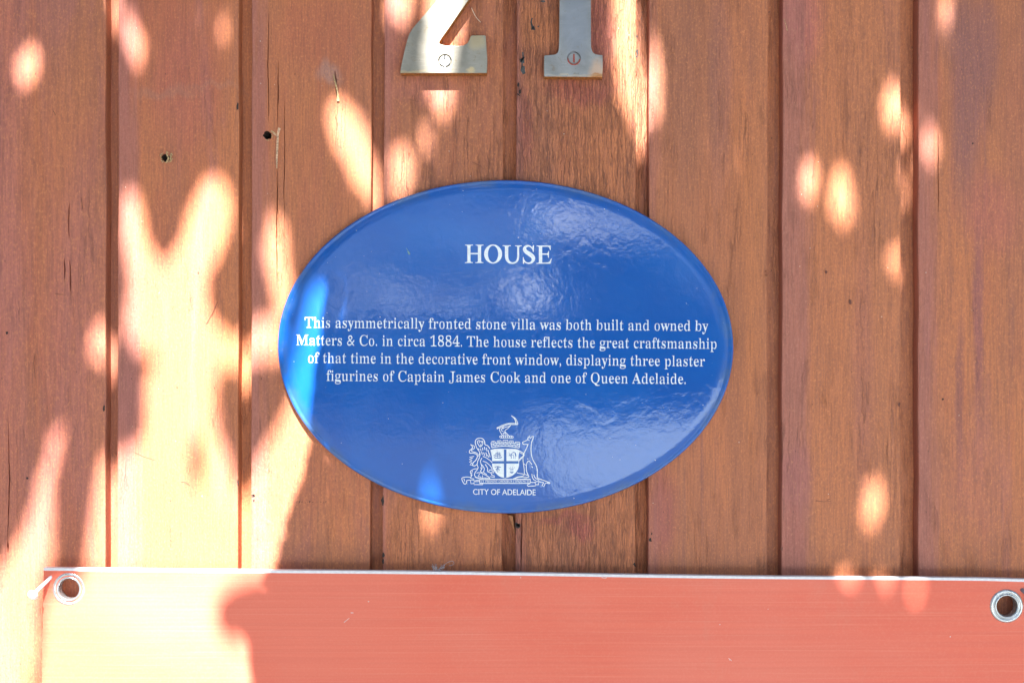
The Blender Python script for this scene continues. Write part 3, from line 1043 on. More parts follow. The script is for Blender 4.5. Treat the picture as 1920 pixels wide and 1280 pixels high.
plaque_mesh('coat_of_arms', pts, fs, m_white, .00014, 'white coat of arms with lion, kangaroo, shield and scroll')

sh = cr([(536, 560), (600, 545), (720, 545), (850, 548), (908, 568)], 5) + cr([(908, 568), (890, 640), (896, 760), (860, 840), (800, 890), (722, 916)], 5)[1:] + cr([(722, 916), (650, 892), (590, 835), (560, 770), (556, 660), (536, 560)], 5)[1:-1]
shq = [Q(p) for p in sh]
cq = Q((722, 720))
sp2 = shq + [cq]
shield = plaque_mesh('shield', sp2, [(i, (i + 1) % len(shq), len(shq)) for i in range(len(shq))], m_white, .00020)
m_blue2 = plain('blue_print', (0.014, 0.11, 0.40), .25, var=.05)
dv = [(32, [(722, 552), (722, 910)]), (32, [(558, 716), (890, 716)])]
dv += [(9, cr([(584, 650), (600, 660), (660, 660), (680, 648)])), (7, [(600, 600), (626, 596)]), (9, [(590, 618), (620, 616)]), (9, [(630, 612), (655, 610)]), (9, [(588, 636), (622, 634)]), (9, [(630, 632), (670, 630)]), (7, [(626, 585), (626, 655)]), (7, [(656, 595), (656, 655)]), (5, [(570, 632), (600, 620)]), (7, [(632, 595), (654, 593)]),
       (14, [(848, 595), (858, 640)]), (9, cr([(812, 600), (830, 588), (850, 598)])), (8, [(780, 600), (790, 640)]), (8, [(770, 630), (786, 625)]), (8, [(800, 600), (800, 670)]), (6, [(826, 620), (828, 670)]), (6, [(846, 640), (848, 672)]), (8, [(800, 610), (815, 625)]),
       (8, [(590, 778), (620, 768), (660, 776)]), (12, [(612, 770), (640, 770)]), (7, [(624, 778), (608, 830)]), (7, [(628, 778), (628, 844)]), (7, [(636, 778), (650, 820)]), (6, [(650, 780), (672, 776)]), (6, [(600, 800), (640, 805)]),
       (10, [(784, 808), (826, 808)]), (11, [(780, 836), (828, 836)]), (9, [(790, 850), (820, 850)]), (4, [(770, 780), (780, 800)]), (4, [(790, 770), (794, 800)]), (4, [(815, 770), (812, 800)]), (4, [(840, 776), (828, 800)])]
pts, fs = [], []
for w_, ln in dv:
    path = [Q(p) for p in ln]
    st = stroke(path, w_ / 6.736)
    n_, b = len(path), len(pts)
    pts += st
    for i in range(n_ - 1):
        fs.append((b + i, b + i + 1, b + 2 * n_ - 2 - i, b + 2 * n_ - 1 - i))
ch = plaque_mesh('shield_charge', pts, fs, m_blue2, .00028)
ch.parent = shield
ch.location = (0, 0, 0)
lettering('motto_line', 'UT PROSINT OMNIBUS CONJUNCTI', 840 + 412 / 6.736, 840 + 1028 / 6.736, 760 + 967 / 6.736, 760 + 968 / 6.736, 4.0, CAPS, .01)
# little scrape on the enamel
plaque_mesh('scratch', stroke([(762, 465), (765, 471)], 1) + stroke([(765, 471), (768, 477)], 3), [(0, 1, 2, 3), (4, 5, 6, 7)], plain('green_grey_scrape', (.14, .30, .30), .5), .0001)

# ------------------------------------------------------------------ the red fluted plastic sign along the bottom
T0, T1 = .0110, .0160
sign = empty('corrugated_sign', W(1000, 1400, T1), 'red corrugated plastic sign with white edge under the blue plaque, held by metal eyelets', 'sign')
n = NT('red_printed_plastic')
xyz = n.sep()
fl = n.math('SINE', n.math('MULTIPLY', xyz[2], 2 * math.pi / .0042))
irr = n.noise((3, 3, 330), (1, 2, 3), 3, .6)
lin = n.noise((5, 5, 520), (7, 2, 3), 2, .6)
c = n.mix(n.ramp(n.noise((3.2, 3.2, 6), (4, 0, 1), 4), .38, .62), (0.73, 0.130, 0.070), (0.74, 0.165, 0.100))
c = n.mix(n.ramp(n.noise((16, 16, 9), (2, 5, 1), 6, .65), .56, .72, 0, .22), c, (0.62, 0.24, 0.16))
c = n.mix(n.ramp(lin, .55, .72, 0, .22), c, (0.80, 0.30, 0.20))
c = n.mix(n.ramp(irr, .35, .6, .12, 0), c, (0.50, .06, .04))
mott = n.noise((500, 500, 500), (3, 3, 3), 3)
c = n.mix(n.ramp(mott, .45, .7, 0, .10), c, (0.80, 0.30, 0.20))
h = n.math('ADD', n.math('MULTIPLY', fl, .12), irr)
m_red = n.out(c, .52, n.bump(n.math('ADD', h, n.math('MULTIPLY', mott, .25)), .6, .00018), 0, .5)
m_wht = plain('white_plastic', (0.72, 0.73, 0.76), .45, var=.04)

NX = 60
tops, th = [], 6.5


def sign_top(x):
    return 1063.5 + (x - 82) * (1085 - 1063.5) / (1920 - 82) + .8 * math.sin(x / 170.0) + (1.6 if x > 1850 else 0) * (x - 1850) / 90


def sign_left(y):
    return 82 + (y - 1063) * (-4 / 217.0) + .6 * math.sin(y / 13.0) * (y - 1063) / 217


xs = [0 + i / NX for i in range(NX + 1)]
ys = [0, .012, .05, .15, .3, .45, .6, .8, 1]
BOT = 1480
front, back = [], []
verts = []
idx = {}


def sg(u, vv, side):
    ty = sign_top(82 + u * 1948)
    y = ty + (BOT - ty) * vv
    x0 = sign_left(y)
    x = x0 + u * (2030 - x0)
    t = T1 if side == 0 else T0
    t += .0012 * math.sin(u * 9 + 1) + .0005 * math.sin(u * 23) + .0012 * vv * math.sin(u * 6)
    return W(x, y, t) if side == 0 else None


for jv, vv in enumerate(ys):
    for iu, u in enumerate(xs):
        p = sg(u, vv, 0)
        verts.append(p)
nF = len(verts)
for p in list(verts):
    verts.append(Vector((p.x, p.y + (T1 - T0), p.z)))
w_ = NX + 1
faces, fmm = [], []
for j in range(len(ys) - 1):
    for i in range(NX):
        a = j * w_ + i
        faces.append((a, a + 1, a + w_ + 1, a + w_))
        fmm.append(1 if j == 0 else 0)
        faces.append((nF + a, nF + a + w_, nF + a + w_ + 1, nF + a + 1))
        fmm.append(1)
for i in range(NX):
    faces.append((i, nF + i, nF + i + 1, i + 1))
    fmm.append(1)
    a = (len(ys) - 1) * w_ + i
    faces.append((a, a + 1, nF + a + 1, nF + a))
    fmm.append(1)
for j in range(len(ys) - 1):
    a = j * w_
    faces.append((a, a + w_, nF + a + w_, nF + a))
    fmm.append(1)
    a = j * w_ + NX
    faces.append((a, nF + a, nF + a + w_, a + w_))
    fmm.append(1)
panel = mesh_obj('fluted_panel', verts, faces, mats=[m_red, m_wht], fmat=fmm)
fix_normals(panel)
GR = [(130.5, 1103.0), (1886.5, 1135.0)]


def cyl_cutter(c, r, y0, y1, n=48):
    rg_ = lambda y: [Vector((c.x + r * math.cos(2 * math.pi * i / n), y, c.z + r * math.sin(2 * math.pi * i / n))) for i in range(n)]
    v, f = loft([rg_(y0), rg_(y1)])
    o = mesh_obj('cutter', v, f)
    fix_normals(o)
    return o


cut(panel, [cyl_cutter(W(a, b, T1), 21.5 * S, -.03, -.001) for a, b in GR])
recenter(panel, sign.location)
panel.location = (0, 0, 0)
panel.parent = sign
m_eye = metal('nickel_eyelet', (0.55, 0.57, 0.58), .2, .2)
for (a, b) in GR:
    c = W(a, b, T1)
    # lathe profile: radius px, depth t
    base_t = T1 + .0004
    P = [(31.0, base_t - .0012), (31.2, base_t + .0002), (30.0, base_t + .0011), (27.5, base_t + .0016), (25.4, base_t + .0012), (24.3, base_t + .0004), (23.4, base_t + .0009), (22.0, base_t + .0018), (20.6, base_t + .0019),
         (19.4, base_t + .0012), (18.8, base_t - .0004), (18.6, base_t - .004), (18.9, T0 - .001), (22.5, T0 - .0012)]
    NN = 72
    rings = []
    for r, t in P:
        rings.append([Vector((c.x + r * S * .985 * math.cos(2 * math.pi * i / NN), -t, c.z + r * S * .985 * math.sin(2 * math.pi * i / NN))) for i in range(NN)])
    v, f = loft(rings, cap0=False, cap1=False)
    o = mesh_obj('eyelet', v, f, m_eye, smooth=True)
    fix_normals(o)
    recenter(o, c)
    o.location = c - sign.location
    o.parent = sign


def pin(name, A, B, r0, r1, rh, mat, label, group):
    d = (B - A).normalized()
    q = d.to_track_quat('Z', 'Y')
    L = (B - A).length
    prof_ = [(r0 * .5, 0), (r0, .0004), (r0 * 1.03, L * .3), (r1, L - rh * .5), (r1 * 1.1, L - rh * .4), (rh * .75, L - rh * .2), (rh, L + rh * .25), (rh * .86, L + rh * .75), (rh * .45, L + rh * 1.0), (rh * .1, L + rh * 1.08)]
    NN = 28
    rings = [[A + q @ Vector((r * math.cos(2 * math.pi * i / NN), r * math.sin(2 * math.pi * i / NN), z)) for i in range(NN)] for r, z in prof_]
    v, f = loft(rings)
    o = mesh_obj(name, v, f, mat, smooth=True)
    fix_normals(o)
    recenter(o, A)
    o['label'] = label
    o['category'] = 'peg'
    o['group'] = group
    return o


m_peg = plain('white_painted_peg', (.80, .82, .84), .4, var=.05)
m_peg_shade = plain('shaded_peg', (.20, .19, .22), .45, var=.1)  # same kind of peg in shade, the shade put into its colour
pin('round_headed_peg', W(99, 1078, T1 - .001), W(64, 1112, T1 + .012), 3.3 * S, 3.6 * S, 10 * S, m_peg, 'white round headed peg leaning out of the sunlit top left corner of the red sign', 'pegs at the corners of the red sign')
pin('round_headed_peg', W(1914, 1103, T1 - .001), W(1950, 1134, T1 + .012), 3.6 * S, 3.8 * S, 10 * S, m_peg_shade, 'peg beside the right eyelet at the edge of the picture, its shade painted dark grey', 'pegs at the corners of the red sign')


m_scuff = plain('white_scuff', (.75, .55, .50), .7)
for i, q_ in enumerate((blobpts(660, 1148, 2.4, 1.4, .5), stroke([(645, 1166), (650, 1162), (655, 1158)], 1.3, .8, .5), stroke([(1128, 1082), (1134, 1083), (1138, 1082)], 1.2), blobpts(976, 1082, 1, 1), blobpts(691, 1127, 1.4, 1),
                        blobpts(1350, 1170, 1.2, 1), blobpts(1369, 1236, 1.4, 1), stroke([(1366, 1233), (1372, 1238)], 1), blobpts(1440, 1141, .8, .8), blobpts(1782, 1193, 1.2, 1.2))):
    u = (q_[0][0] - 82) / 1948
    vv = (q_[0][1] - 1068) / (BOT - 1068)
    tt = T1 + .0012 * math.sin(u * 9 + 1) + .0005 * math.sin(u * 23) + .0012 * vv * math.sin(u * 6)
    sc_ = wall_bits('scuff', [q_], m_scuff, t=tt, lift=.0002)
    sc_.location -= sign.location
    sc_.parent = sign

# ------------------------------------------------------------------ threads
def thread(name, pts, r, mat, label, cat, t=.0006):
    path = cr(pts, 5)
    P = [W(x, y, t + .0004 * math.sin(i * .9)) for i, (x, y) in enumerate(path)]
    rings = []
    for i, p in enumerate(P):
        d = (P[min(i + 1, len(P) - 1)] - P[max(i - 1, 0)]).normalized()
        q = d.to_track_quat('Z', 'Y')
        rings.append([p + q @ Vector((r * math.cos(2 * math.pi * k / 6), r * math.sin(2 * math.pi * k / 6), 0)) for k in range(6)])
    v, f = loft(rings)
    o = mesh_obj(name, v, f, mat, smooth=True)
    fix_normals(o)
    recenter(o, P[0])
    o['label'] = label
    o['category'] = cat
    return o


m_thr = plain('pale_thread', (.72, .56, .42), .7)
thread('loose_thread', [(884, 15), (888, 24), (893, 33), (899, 40), (901, 42)], .00035, m_thr, 'short pale thread stuck to the plank between the two metal numerals', 'thread')
tuft_v, tuft_f = [], []
for i in range(16):
    x0 = 812 + i * 1.1
    pts_ = [(x0, 1069), (x0 + rnd.uniform(-5, 5), 1066 + rnd.uniform(-3, 1)), (x0 + rnd.uniform(-8, 12), 1063 + rnd.uniform(-7, 2))]
    if i == 15:
        pts_ = [(830, 1067), (836, 1056), (848, 1051), (851, 1057), (842, 1060)]
    path = cr(pts_, 4)
    P = [W(x, y, .012 + .001 * math.sin(i + k)) for k, (x, y) in enumerate(path)]
    b = len(tuft_v)
    r = .00016
    for p in P:
        tuft_v += [p + Vector((r, 0, 0)), p + Vector((-r * .5, r, r)), p + Vector((-r * .5, -r, -r))]
    for k in range(len(P) - 1):
        for j in range(3):
            tuft_f.append((b + k * 3 + j, b + k * 3 + (j + 1) % 3, b + k * 3 + 3 + (j + 1) % 3, b + k * 3 + 3 + j))
tf = mesh_obj('cobweb_tuft', tuft_v, tuft_f, plain('grey_cobweb', (.42, .42, .45), .8))
recenter(tf, W(823, 1068, .012))
tf['label'] = 'small grey cobweb tuft on the white top edge of the red sign'
tf['category'] = 'cobweb'

# ------------------------------------------------------------------ pavement the wall stands over
n = NT('pale_paving')
c = n.mix(n.ramp(n.noise((3, 3, 3), detail=6), .3, .7), (.11, .105, .095), (.085, .08, .072))
c = n.mix(n.ramp(n.noise((150, 150, 150), detail=2), .5, .7, 0, .5), c, (.06, .055, .05))
m_pave = n.out(c, .85)
g = mesh_obj('pavement', [(-60, -60, -1.5), (60, -60, -1.5), (60, .1, -1.5), (-60, .1, -1.5)], [(0, 1, 2, 3)], m_pave)
g['kind'] = 'structure'

n = NT('reflection_slab_pale')
c = n.mix(n.ramp(n.noise((3, 3, 3), detail=6), .3, .7), (.56, .66, .70), (.48, .57, .62))
g = mesh_obj('reflection_slab', [(.15, -7.6, -1.496), (7, -7.6, -1.496), (7, -3.2, -1.496), (.35, -3.2, -1.496)], [(0, 1, 2, 3)], n.out(c, .85))  # pale slab added out of view to brighten the plaque's lower right reflection
g['kind'] = 'structure'

# ------------------------------------------------------------------ trees: an overhanging branch dapples the wall, an unseen hedge is shaped for the plaque's reflection
n = NT('leaf_green')
oi = n.noise((18, 18, 18), detail=2)
c = n.mix(n.ramp(oi, .35, .65), (.030, .060, .018), (.055, .085, .026))
m_leaf = n.out(c, .5)
m_bark = plain('brown_bark', (.14, .10, .07), .9, var=.4, scale=40, bump=.004)

LEAF2 = np.array([(0, 0), (.28, .20), (.62, .21), (1, 0), (.62, -.21), (.28, -.20)]) - np.array([.5, 0])


def leaf_polys(cent, e1, e2, length, wid):
    """arrays of leaf outlines: centre + LEAF2[:,0]*e1*length + LEAF2[:,1]*e2*wid*length, folded a little along the midrib"""
    nrm = np.cross(e1, e2)
    P = cent[:, None, :] + LEAF2[None, :, 0, None] * e1[:, None, :] * length[:, None, None] + LEAF2[None, :, 1, None] * e2[:, None, :] * (wid * length)[:, None, None]
    P[:, [1, 2, 4, 5], :] += nrm[:, None, :] * (length * .04)[:, None, None]
    return P


def leaves_mesh(name, P, mat):
    n_ = len(P)
    me = bpy.data.meshes.new(name)
    me.vertices.add(n_ * 6)
    me.vertices.foreach_set('co', P.reshape(-1))
    me.loops.add(n_ * 8)
    base = np.arange(n_)[:, None] * 6
    me.loops.foreach_set('vertex_index', (base + np.array([0, 1, 2, 3, 0, 3, 4, 5])).reshape(-1))
    me.polygons.add(n_ * 2)
    me.polygons.foreach_set('loop_start', np.arange(n_ * 2) * 4)
    me.update(calc_edges=True)
    me.materials.append(mat)
    o = bpy.data.objects.new(name, me)
    COL.objects.link(o)
    return o


LV = np.array(LDIR)
UV = np.array((1.0, 0, 0)) - LV * LV[0]
UV /= np.linalg.norm(UV)
VV = np.cross(LV, UV)
if VV[2] < 0:
    VV = -VV


def ab(px, py, t=0.0):
    p = np.array(W(px, py, t))
    return (p @ UV, p @ VV)


def ell(x, y, rx, ry, tilt=0):
    out = []
    for i in range(14):
        a = 2 * math.pi * i / 14
        jr = rnd.uniform(.8, 1.2)
        jr *= rnd.uniform(.78, 1.22)
        ex, ey = rx * jr * 1.5 * math.cos(a), ry * jr * 1.42 * math.sin(a)
        ct, st = math.cos(math.radians(tilt)), math.sin(math.radians(tilt))
        out.append((x + ex * ct - ey * st, y + ex * st + ey * ct))
    return out


# gaps in the foliage, measured by where their sun falls on the wall
LIT = [
    # tall pool of light on the left, upper lobes joined to the lower field
    [(228, 372), (246, 362), (262, 385), (272, 440), (284, 478), (304, 505), (326, 480), (344, 440), (362, 385), (382, 345), (402, 332), (424, 345), (432, 400), (420, 455), (396, 500), (386, 540), (392, 590), (420, 630), (446, 640), (470, 610),
     (520, 600), (534, 600), (534, 665), (500, 668), (462, 672), (452, 700), (430, 682), (412, 690), (400, 720), (404, 780), (410, 820), (424, 860), (436, 905), (448, 925), (466, 905), (480, 870), (500, 842), (540, 775), (560, 700), (574, 625), (592, 568),
     (614, 552), (606, 620), (598, 690), (588, 760), (577, 850), (562, 895), (546, 940), (530, 1000), (515, 1063), (505, 1112), (450, 1118), (420, 1150), (408, 1200), (425, 1235), (470, 1245), (474, 1300), (472, 1420),
     (60, 1420), (84, 1330), (98, 1180), (104, 1150), (128, 1146), (170, 1140), (176, 1085), (160, 1060), (172, 1000), (178, 930), (188, 880), (205, 850), (232, 850), (262, 838), (276, 800), (272, 740), (280, 700), (262, 670), (248, 640), (236, 600), (246, 540), (240, 480), (230, 430)],
    # streak on the far left
    [(112, 800), (118, 800), (112, 850), (96, 900), (92, 950), (98, 1000), (94, 1060), (70, 1100), (74, 1200), (64, 1300), (40, 1420), (-200, 1420), (-200, 1120), (0, 1080), (40, 1010), (66, 950), (82, 880), (98, 830)],
    ell(52, 122, 13, 25, 15), [(203, -60), (222, -60), (220, 20), (208, 20)], ell(250, 78, 10, 32, -12), ell(194, 642, 13, 24, 12), ell(520, 500, 14, 62, -6), ell(512, 445, 6, 26),
    # diagonal beam above the plaque
    [(612, 200), (640, 195), (672, 222), (694, 260), (708, 300), (706, 350), (700, 385), (690, 370), (668, 332), (650, 300), (622, 262)],
    [(722, -60), (770, -60), (768, 20), (745, 40), (728, 20)],
    [(808, -90), (862, -90), (866, -20), (862, 60), (850, 140), (842, 200), (832, 224), (812, 190), (800, 140), (806, 60), (802, 0)],
    ell(800, 262, 7, 18, 8), ell(752, 318, 13, 30, 0),
    # light down the gap right of the numeral 1
    [(1160, -90), (1184, -90), (1196, 20), (1206, 110), (1212, 200), (1208, 270), (1196, 240), (1176, 200), (1160, 175), (1158, 110), (1152, 40)], ell(1226, 170, 6, 50),
    # small suns on the right-hand planks
    ell(1607, 190, 3, 9), ell(1680, 206, 14, 27), ell(1517, 340, 10, 26), [(1572, 315), (1562, 350), (1560, 385), (1580, 420), (1592, 425), (1596, 380), (1588, 340), (1578, 310)], ell(1700, 315, 3.5, 16), ell(1680, 488, 6, 18), ell(1744, 272, 8, 26),
    ell(1772, 20, 5, 26), ell(1777, 482, 3.5, 10), ell(1701, 592, 3, 12), ell(1638, 942, 9, 29, 8), ell(1697, 892, 3.5, 12), ell(1690, 1050, 0.1, .1), ell(1582, 1096, 10, 20), ell(1650, 1110, 6.5, 24), ell(1702, 1140, 4, 20), ell(1100, 1190, 3, 16), ell(1868, 600, 2.5, 10),
    ell(420, 50, 3, 14),
    # tip of light low on the plaque
    [(809, 905), (813, 920), (817, 950), (816, 985), (803, 985), (803, 950), (806, 920)],
]
# edge cast by a nearer spray of long leaves
EDGE_NEAR = [(624, 530), (606, 620), (598, 690), (588, 760), (577, 850), (562, 895), (546, 940), (530, 1000), (515, 1063), (505, 1112), (474, 1245), (474, 1300), (472, 1420)]

CELL = .002
A0, A1, B0, B1 = -1.0, 1.0, -.62, .62
GW, GH = int((A1 - A0) / CELL), int((B1 - B0) / CELL)


def raster(poly):
    """boolean patch of cells inside a convex-or-not polygon (a, b) and its corner"""
    P = np.asarray(poly)
    x0, y0 = np.floor((P.min(0) - (A0, B0)) / CELL).astype(int)
    x1, y1 = np.ceil((P.max(0) - (A0, B0)) / CELL).astype(int) + 1
    x0, y0 = max(x0, 0), max(y0, 0)
    x1, y1 = min(x1, GW), min(y1, GH)
    if x1 <= x0 or y1 <= y0:
        return None
    X = A0 + (np.arange(x0, x1) + .5) * CELL
    Y = B0 + (np.arange(y0, y1) + .5) * CELL
    XX, YY = np.meshgrid(X, Y)
    ins = np.zeros(XX.shape, bool)
    n_ = len(P)
    for i in range(n_):
        xa, ya = P[i]
        xb, yb = P[(i + 1) % n_]
        if ya == yb:
            continue
        c_ = ((ya > YY) != (yb > YY)) & (XX < (xb - xa) * (YY - ya) / (yb - ya) + xa)
        ins ^= c_
    return x0, y0, ins


lit = np.zeros((GH, GW), bool)
for poly in LIT:
    r_ = raster([ab(x, y) for x, y in poly])
    if r_:
        x0, y0, ins = r_
        lit[y0:y0 + ins.shape[0], x0:x0 + ins.shape[1]] |= ins
for poly in ([(352, 840), (370, 815), (384, 840), (384, 880), (366, 930), (356, 890)], [(262, 655), (300, 672), (296, 690), (262, 690)]):
    x0, y0, ins = raster([ab(x, y) for x, y in poly])
    lit[y0:y0 + ins.shape[0], x0:x0 + ins.shape[1]] &= ~ins
covered = lit.copy()
En = np.array([ab(x, y) for x, y in EDGE_NEAR])
LEAVES = []


def put_leaves(size, tries, allow, s_lo, s_hi):
    global covered
    done = 0
    free = np.argwhere(~covered)
    k = 0
    while done < tries and len(free):
        if k % 250 == 0:
            free = np.argwhere(~covered)
            if not len(free):
                break
        k += 1
        done += 1
        gy, gx = free[rng.integers(len(free))]
        if covered[gy, gx]:
            continue
        ca, cb = A0 + (gx + .5) * CELL, B0 + (gy + .5) * CELL
        ln = size * rng.uniform(.75, 1.3)
        th_ = rng.uniform(0, 2 * math.pi)
        # leaf plane tilted away from facing the sun
        e1 = UV * math.cos(th_) + VV * math.sin(th_)
        e2 = -UV * math.sin(th_) + VV * math.cos(th_)
        ti, tj = rng.uniform(-.7, .7), rng.uniform(-.9, .9)
        e1 = e1 * math.cos(ti) + LV * math.sin(ti)
        e2 = e2 * math.cos(tj) + LV * math.sin(tj)
        dist = np.min(np.hypot(En[:, 0] - ca, En[:, 1] - cb))
        s_ = rng.uniform(s_lo, s_hi)
        if dist < .035 and ca > En[:, 0].min() and ca > np.interp(cb, En[::-1, 1], En[::-1, 0]):
            s_ = rng.uniform(.95, 1.1)
        C_ = UV * ca + VV * cb + LV * s_
        P_ = leaf_polys(C_[None], e1[None], e2[None], np.array([ln]), np.array([1.15]))[0]
        ok_ = None
        for shift in (0,):
            q_ = np.stack([P_ @ UV, P_ @ VV], 1)
            r2 = raster(q_)
            if not r2:
                continue
            x0, y0, ins = r2
            sub = lit[y0:y0 + ins.shape[0], x0:x0 + ins.shape[1]]
            tot = ins.sum()
            if tot and (sub & ins).sum() <= allow * tot:
                ok_ = (x0, y0, ins)
        if ok_ is None:
            continue
        x0, y0, ins = ok_
        covered[y0:y0 + ins.shape[0], x0:x0 + ins.shape[1]] |= ins
        LEAVES.append(P_)


put_leaves(.12, 1600, .01, 2.2, 2.8)
put_leaves(.07, 2600, .015, 2.2, 2.6)
put_leaves(.040, 3800, .03, 2.2, 2.5)
put_leaves(.024, 5200, .06, 2.2, 2.5)
put_leaves(.015, 5000, .10, 2.25, 2.45)
P_near = np.array(LEAVES)
# the rest of the crown, higher and round about, thickened to block skylight
ex = []
for _ in range(12000):
    ca, cb = rng.uniform(-3.0, 3.0), rng.uniform(-1.2, 2.4)
    if A0 - .1 < ca < A1 + .1 and B0 - .1 < cb < B1 + .1:
        continue
    s_ = rng.uniform(1.8, 3.0)
    C_ = UV * ca + VV * cb + LV * s_
    if C_[2] < (.75 if abs(C_[0]) < 1.3 else .2) or C_[1] > -.25:
        continue
    d_ = rng.normal(size=3)
    d_ /= np.linalg.norm(d_)
    e_ = np.cross(d_, rng.normal(size=3))
    e_ /= np.linalg.norm(e_)
    ex.append(leaf_polys(C_[None], d_[None], e_[None], np.array([rng.uniform(.08, .15)]), np.array([1.15]))[0])
crown = leaves_mesh('crown', np.concatenate([P_near, np.array(ex)]), m_leaf)
print('canopy leaves', len(P_near), 'uncovered share', 1 - covered.mean())
tree = empty('overhanging_tree', (-2.9, -2.4, -1.5), 'leafy tree overhanging the wall and dappling it with light', 'tree')
crown['kind'] = 'stuff'
crown.location = -tree.location
crown.parent = tree


def limb(points, r0, r1):
    rings = []
    P = [Vector(p) for p in points]
    for i, p in enumerate(P):
        d = (P[min(i + 1, len(P) - 1)] - P[max(i - 1, 0)]).normalized()
        q = d.to_track_quat('Z', 'Y')
        r = r0 + (r1 - r0) * i / (len(P) - 1)
        rings.append([p + q @ Vector((r * math.cos(2 * math.pi * k / 10), r * math.sin(2 * math.pi * k / 10), 0)) for k in range(10)])
    return loft(rings)


for nm_, pp, r0, r1 in (('trunk', [(-2.9, -2.4, -1.5), (-2.85, -2.4, -.2), (-2.7, -2.35, 1.0), (-2.5, -2.2, 2.2), (-2.3, -2.1, 3.2)], .16, .09),
                        ('branch', [(-2.6, -2.3, 1.6), (-1.9, -2.5, 2.5), (-.6, -2.6, 3.0), (.8, -2.6, 3.1)], .07, .02),
                        ('branch', [(-2.7, -2.35, 1.1), (-2.2, -1.9, 1.5), (-1.6, -1.5, 1.7), (-1.25, -1.3, 1.8)], .05, .015)):
    v, f = limb(pp, r0, r1)
    o = mesh_obj(nm_, v, f, m_bark, smooth=True)
    fix_normals(o)
    o.location = -tree.location
    o.parent = tree

# unseen hedge across the pavement, its openings shaped to put bright patches in the plaque
def mirror_hit(px, py, Y=-9.5):
    t = .013
    for _ in range(4):
        p = W(px, py, t)
        t = dome_t(p.x, p.z)
    p = W(px, py, t)
    h_ = 1e-4
    nx = -(dome_t(p.x + h_, p.z) - dome_t(p.x - h_, p.z)) / (2 * h_)
    nz = -(dome_t(p.x, p.z + h_) - dome_t(p.x, p.z - h_)) / (2 * h_)
    nn = Vector((nx, -1, nz)).normalized()
    d_ = (p - Vector((0, -D, 0))).normalized()
    r = d_ - 2 * d_.dot(nn) * nn
    k_ = (Y - p.y) / r.y
    q = p + r * k_
    return q.x, q.z


OPEN = []
for px, py, rx, ry in ((1130, 385, 120, 42), (1230, 430, 60, 30), (1015, 550, 42, 46), (1180, 552, 38, 34), (690, 650, 62, 56), (860, 580, 22, 40), (640, 590, 40, 24)):
    c0 = mirror_hit(px, py)
    cxx = mirror_hit(px + rx, py)
    czz = mirror_hit(px, py - ry)
    OPEN.append((c0[0], c0[1], abs(cxx[0] - c0[0]), abs(czz[1] - c0[1])))
cent, leng = [], []
clumps = []
for _ in range(210):
    x = rng.uniform(-8.5, 8.5)
    top = (2.5 if x < 0 else 1.9) + .5 * math.sin(x * 1.9) + .3 * math.sin(x * 4.3)
    clumps.append((x, rng.uniform(-1.4, top), rng.uniform(-10.3, -9.2), rng.uniform(.5, .95)))
for (x, z, y, r) in clumps:
    for _ in range(95):
        d_ = rng.normal(size=3)
        d_ *= r * rng.uniform(.55, 1.0) / np.linalg.norm(d_)
        p = np.array((x, y, z)) + d_
        if p[2] < -1.5:
            continue
        bad = False
        for (ox, oz, ax, az) in OPEN:
            # opening widens with distance along the line of sight; measured at the hedge face
            if ((p[0] - ox) / ax) ** 2 + ((p[2] - oz) / az) ** 2 < 1 + .35 * math.sin(9 * p[0]) * math.sin(11 * p[2]):
                bad = True
        if not bad:
            cent.append(p)
            leng.append(rng.uniform(.10, .20))
for _ in range(90):  # side foliage, added only to keep skylight off the wall
    sx = -1 if rng.random() < .5 else 1
    cc = np.array((sx * rng.uniform(4.6, 8.5), rng.uniform(-10, -1.5), rng.uniform(-.6, 5.5)))
    r = rng.uniform(.7, 1.2)
    for _ in range(110):
        d_ = rng.normal(size=3)
        cent.append(cc + d_ * r * rng.uniform(.55, 1.0) / np.linalg.norm(d_))
        leng.append(rng.uniform(.14, .26))
cent, leng = np.array(cent), np.array(leng)
d1 = rng.normal(size=(len(cent), 3))
d1 /= np.linalg.norm(d1, axis=1)[:, None]
d2 = np.cross(d1, rng.normal(size=(len(cent), 3)))
d2 /= np.linalg.norm(d2, axis=1)[:, None]
hd = leaves_mesh('hedge_and_sky_screen', leaf_polys(cent, d1, d2, leng, np.full(len(cent), 1.3)), m_leaf)
hd['kind'] = 'stuff'
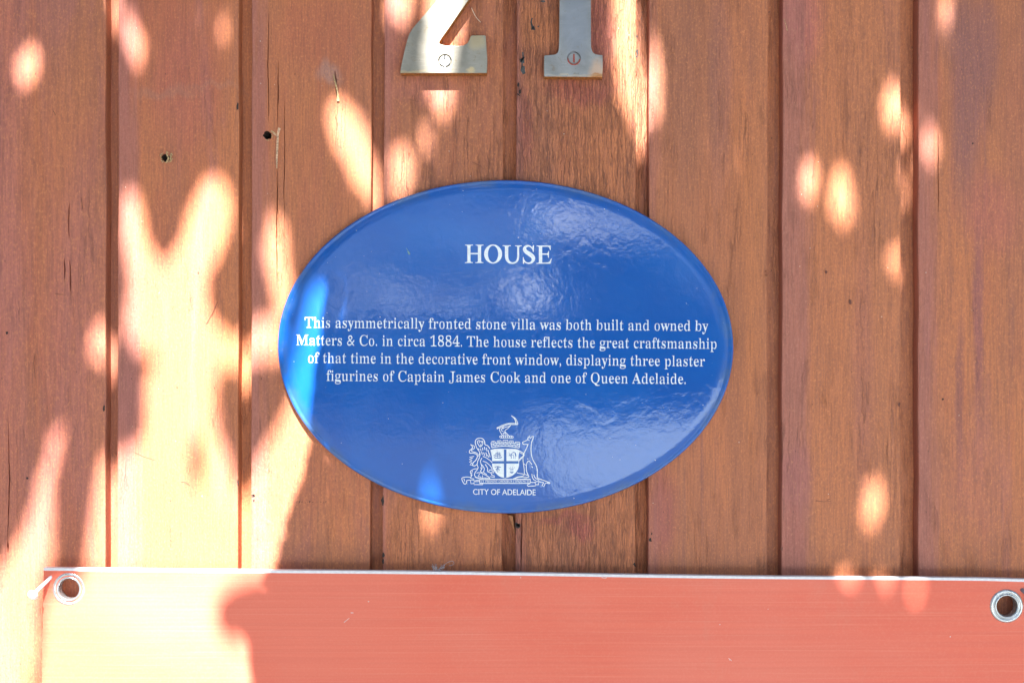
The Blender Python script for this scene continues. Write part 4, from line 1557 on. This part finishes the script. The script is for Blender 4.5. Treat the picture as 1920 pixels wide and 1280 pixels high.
hd['label'] = 'unseen tall leafy hedge across the pavement, with side foliage added to block skylight'

# ------------------------------------------------------------------ unseen house added across the way so pale roofs glint in the plaque
villa = empty('villa', (0, -15, -1.5), 'unseen villa added across the way, its pale roofs put in for glints on the plaque', 'house')
m_roof = plain('glint_roof', (.74, .84, .86), .6, var=.06, scale=6)
m_stone = plain('pale_stone', (.50, .45, .36), .9, var=.15, scale=5, bump=.004)


def box(name, x0, x1, y0, y1, z0, z1, mat, parent):
    v = [(x, y, z) for z in (z0, z1) for x, y in ((x0, y0), (x1, y0), (x1, y1), (x0, y1))]
    o = mesh_obj(name, v, [(3, 2, 1, 0), (4, 5, 6, 7), (0, 1, 5, 4), (1, 2, 6, 5), (2, 3, 7, 6), (3, 0, 4, 7)], mat)
    fix_normals(o)
    keep(o, parent)


def gable(name, x0, x1, yf, yb, z0, z1, mat, parent):
    ym = (yf + yb) / 2
    v = [(x0, yf, z0), (x1, yf, z0), (x1, ym, z1), (x0, ym, z1), (x0, yb, z0), (x1, yb, z0)]
    v += [(a, b, c - .12) for a, b, c in v]
    o = mesh_obj(name, v, [(0, 1, 2, 3), (3, 2, 5, 4), (6, 9, 8, 7), (9, 10, 11, 8), (0, 6, 7, 1), (4, 5, 11, 10), (0, 3, 9, 6), (3, 4, 10, 9), (1, 7, 8, 2), (2, 8, 11, 5)], mat)
    fix_normals(o)
    keep(o, parent)


box('wall', -5, 6, -19.6, -12.4, -1.5, .85, m_stone, villa)
gable('roof', -5.4, 6.4, -12, -20, .95, 3.0, m_roof, villa)
box('wall', 1.2, 5.2, -18.2, -14.0, 3.0, 3.9, m_stone, villa)
gable('roof', .9, 5.5, -13.6, -18.6, 4.0, 6.0, m_roof, villa)
shed = empty('added_shed', (-4, -11.5, -1.5), 'unseen low shed added so that its pale roof reflects in the plaque', 'shed')  # invented out of view to give the plaque a pale reflected patch
box('wall', -4.4, -1.9, -12.7, -11.0, -1.5, -.65, m_stone, shed)
gable('roof', -4.7, -1.6, -10.8, -12.9, -.6, .65, m_roof, shed)
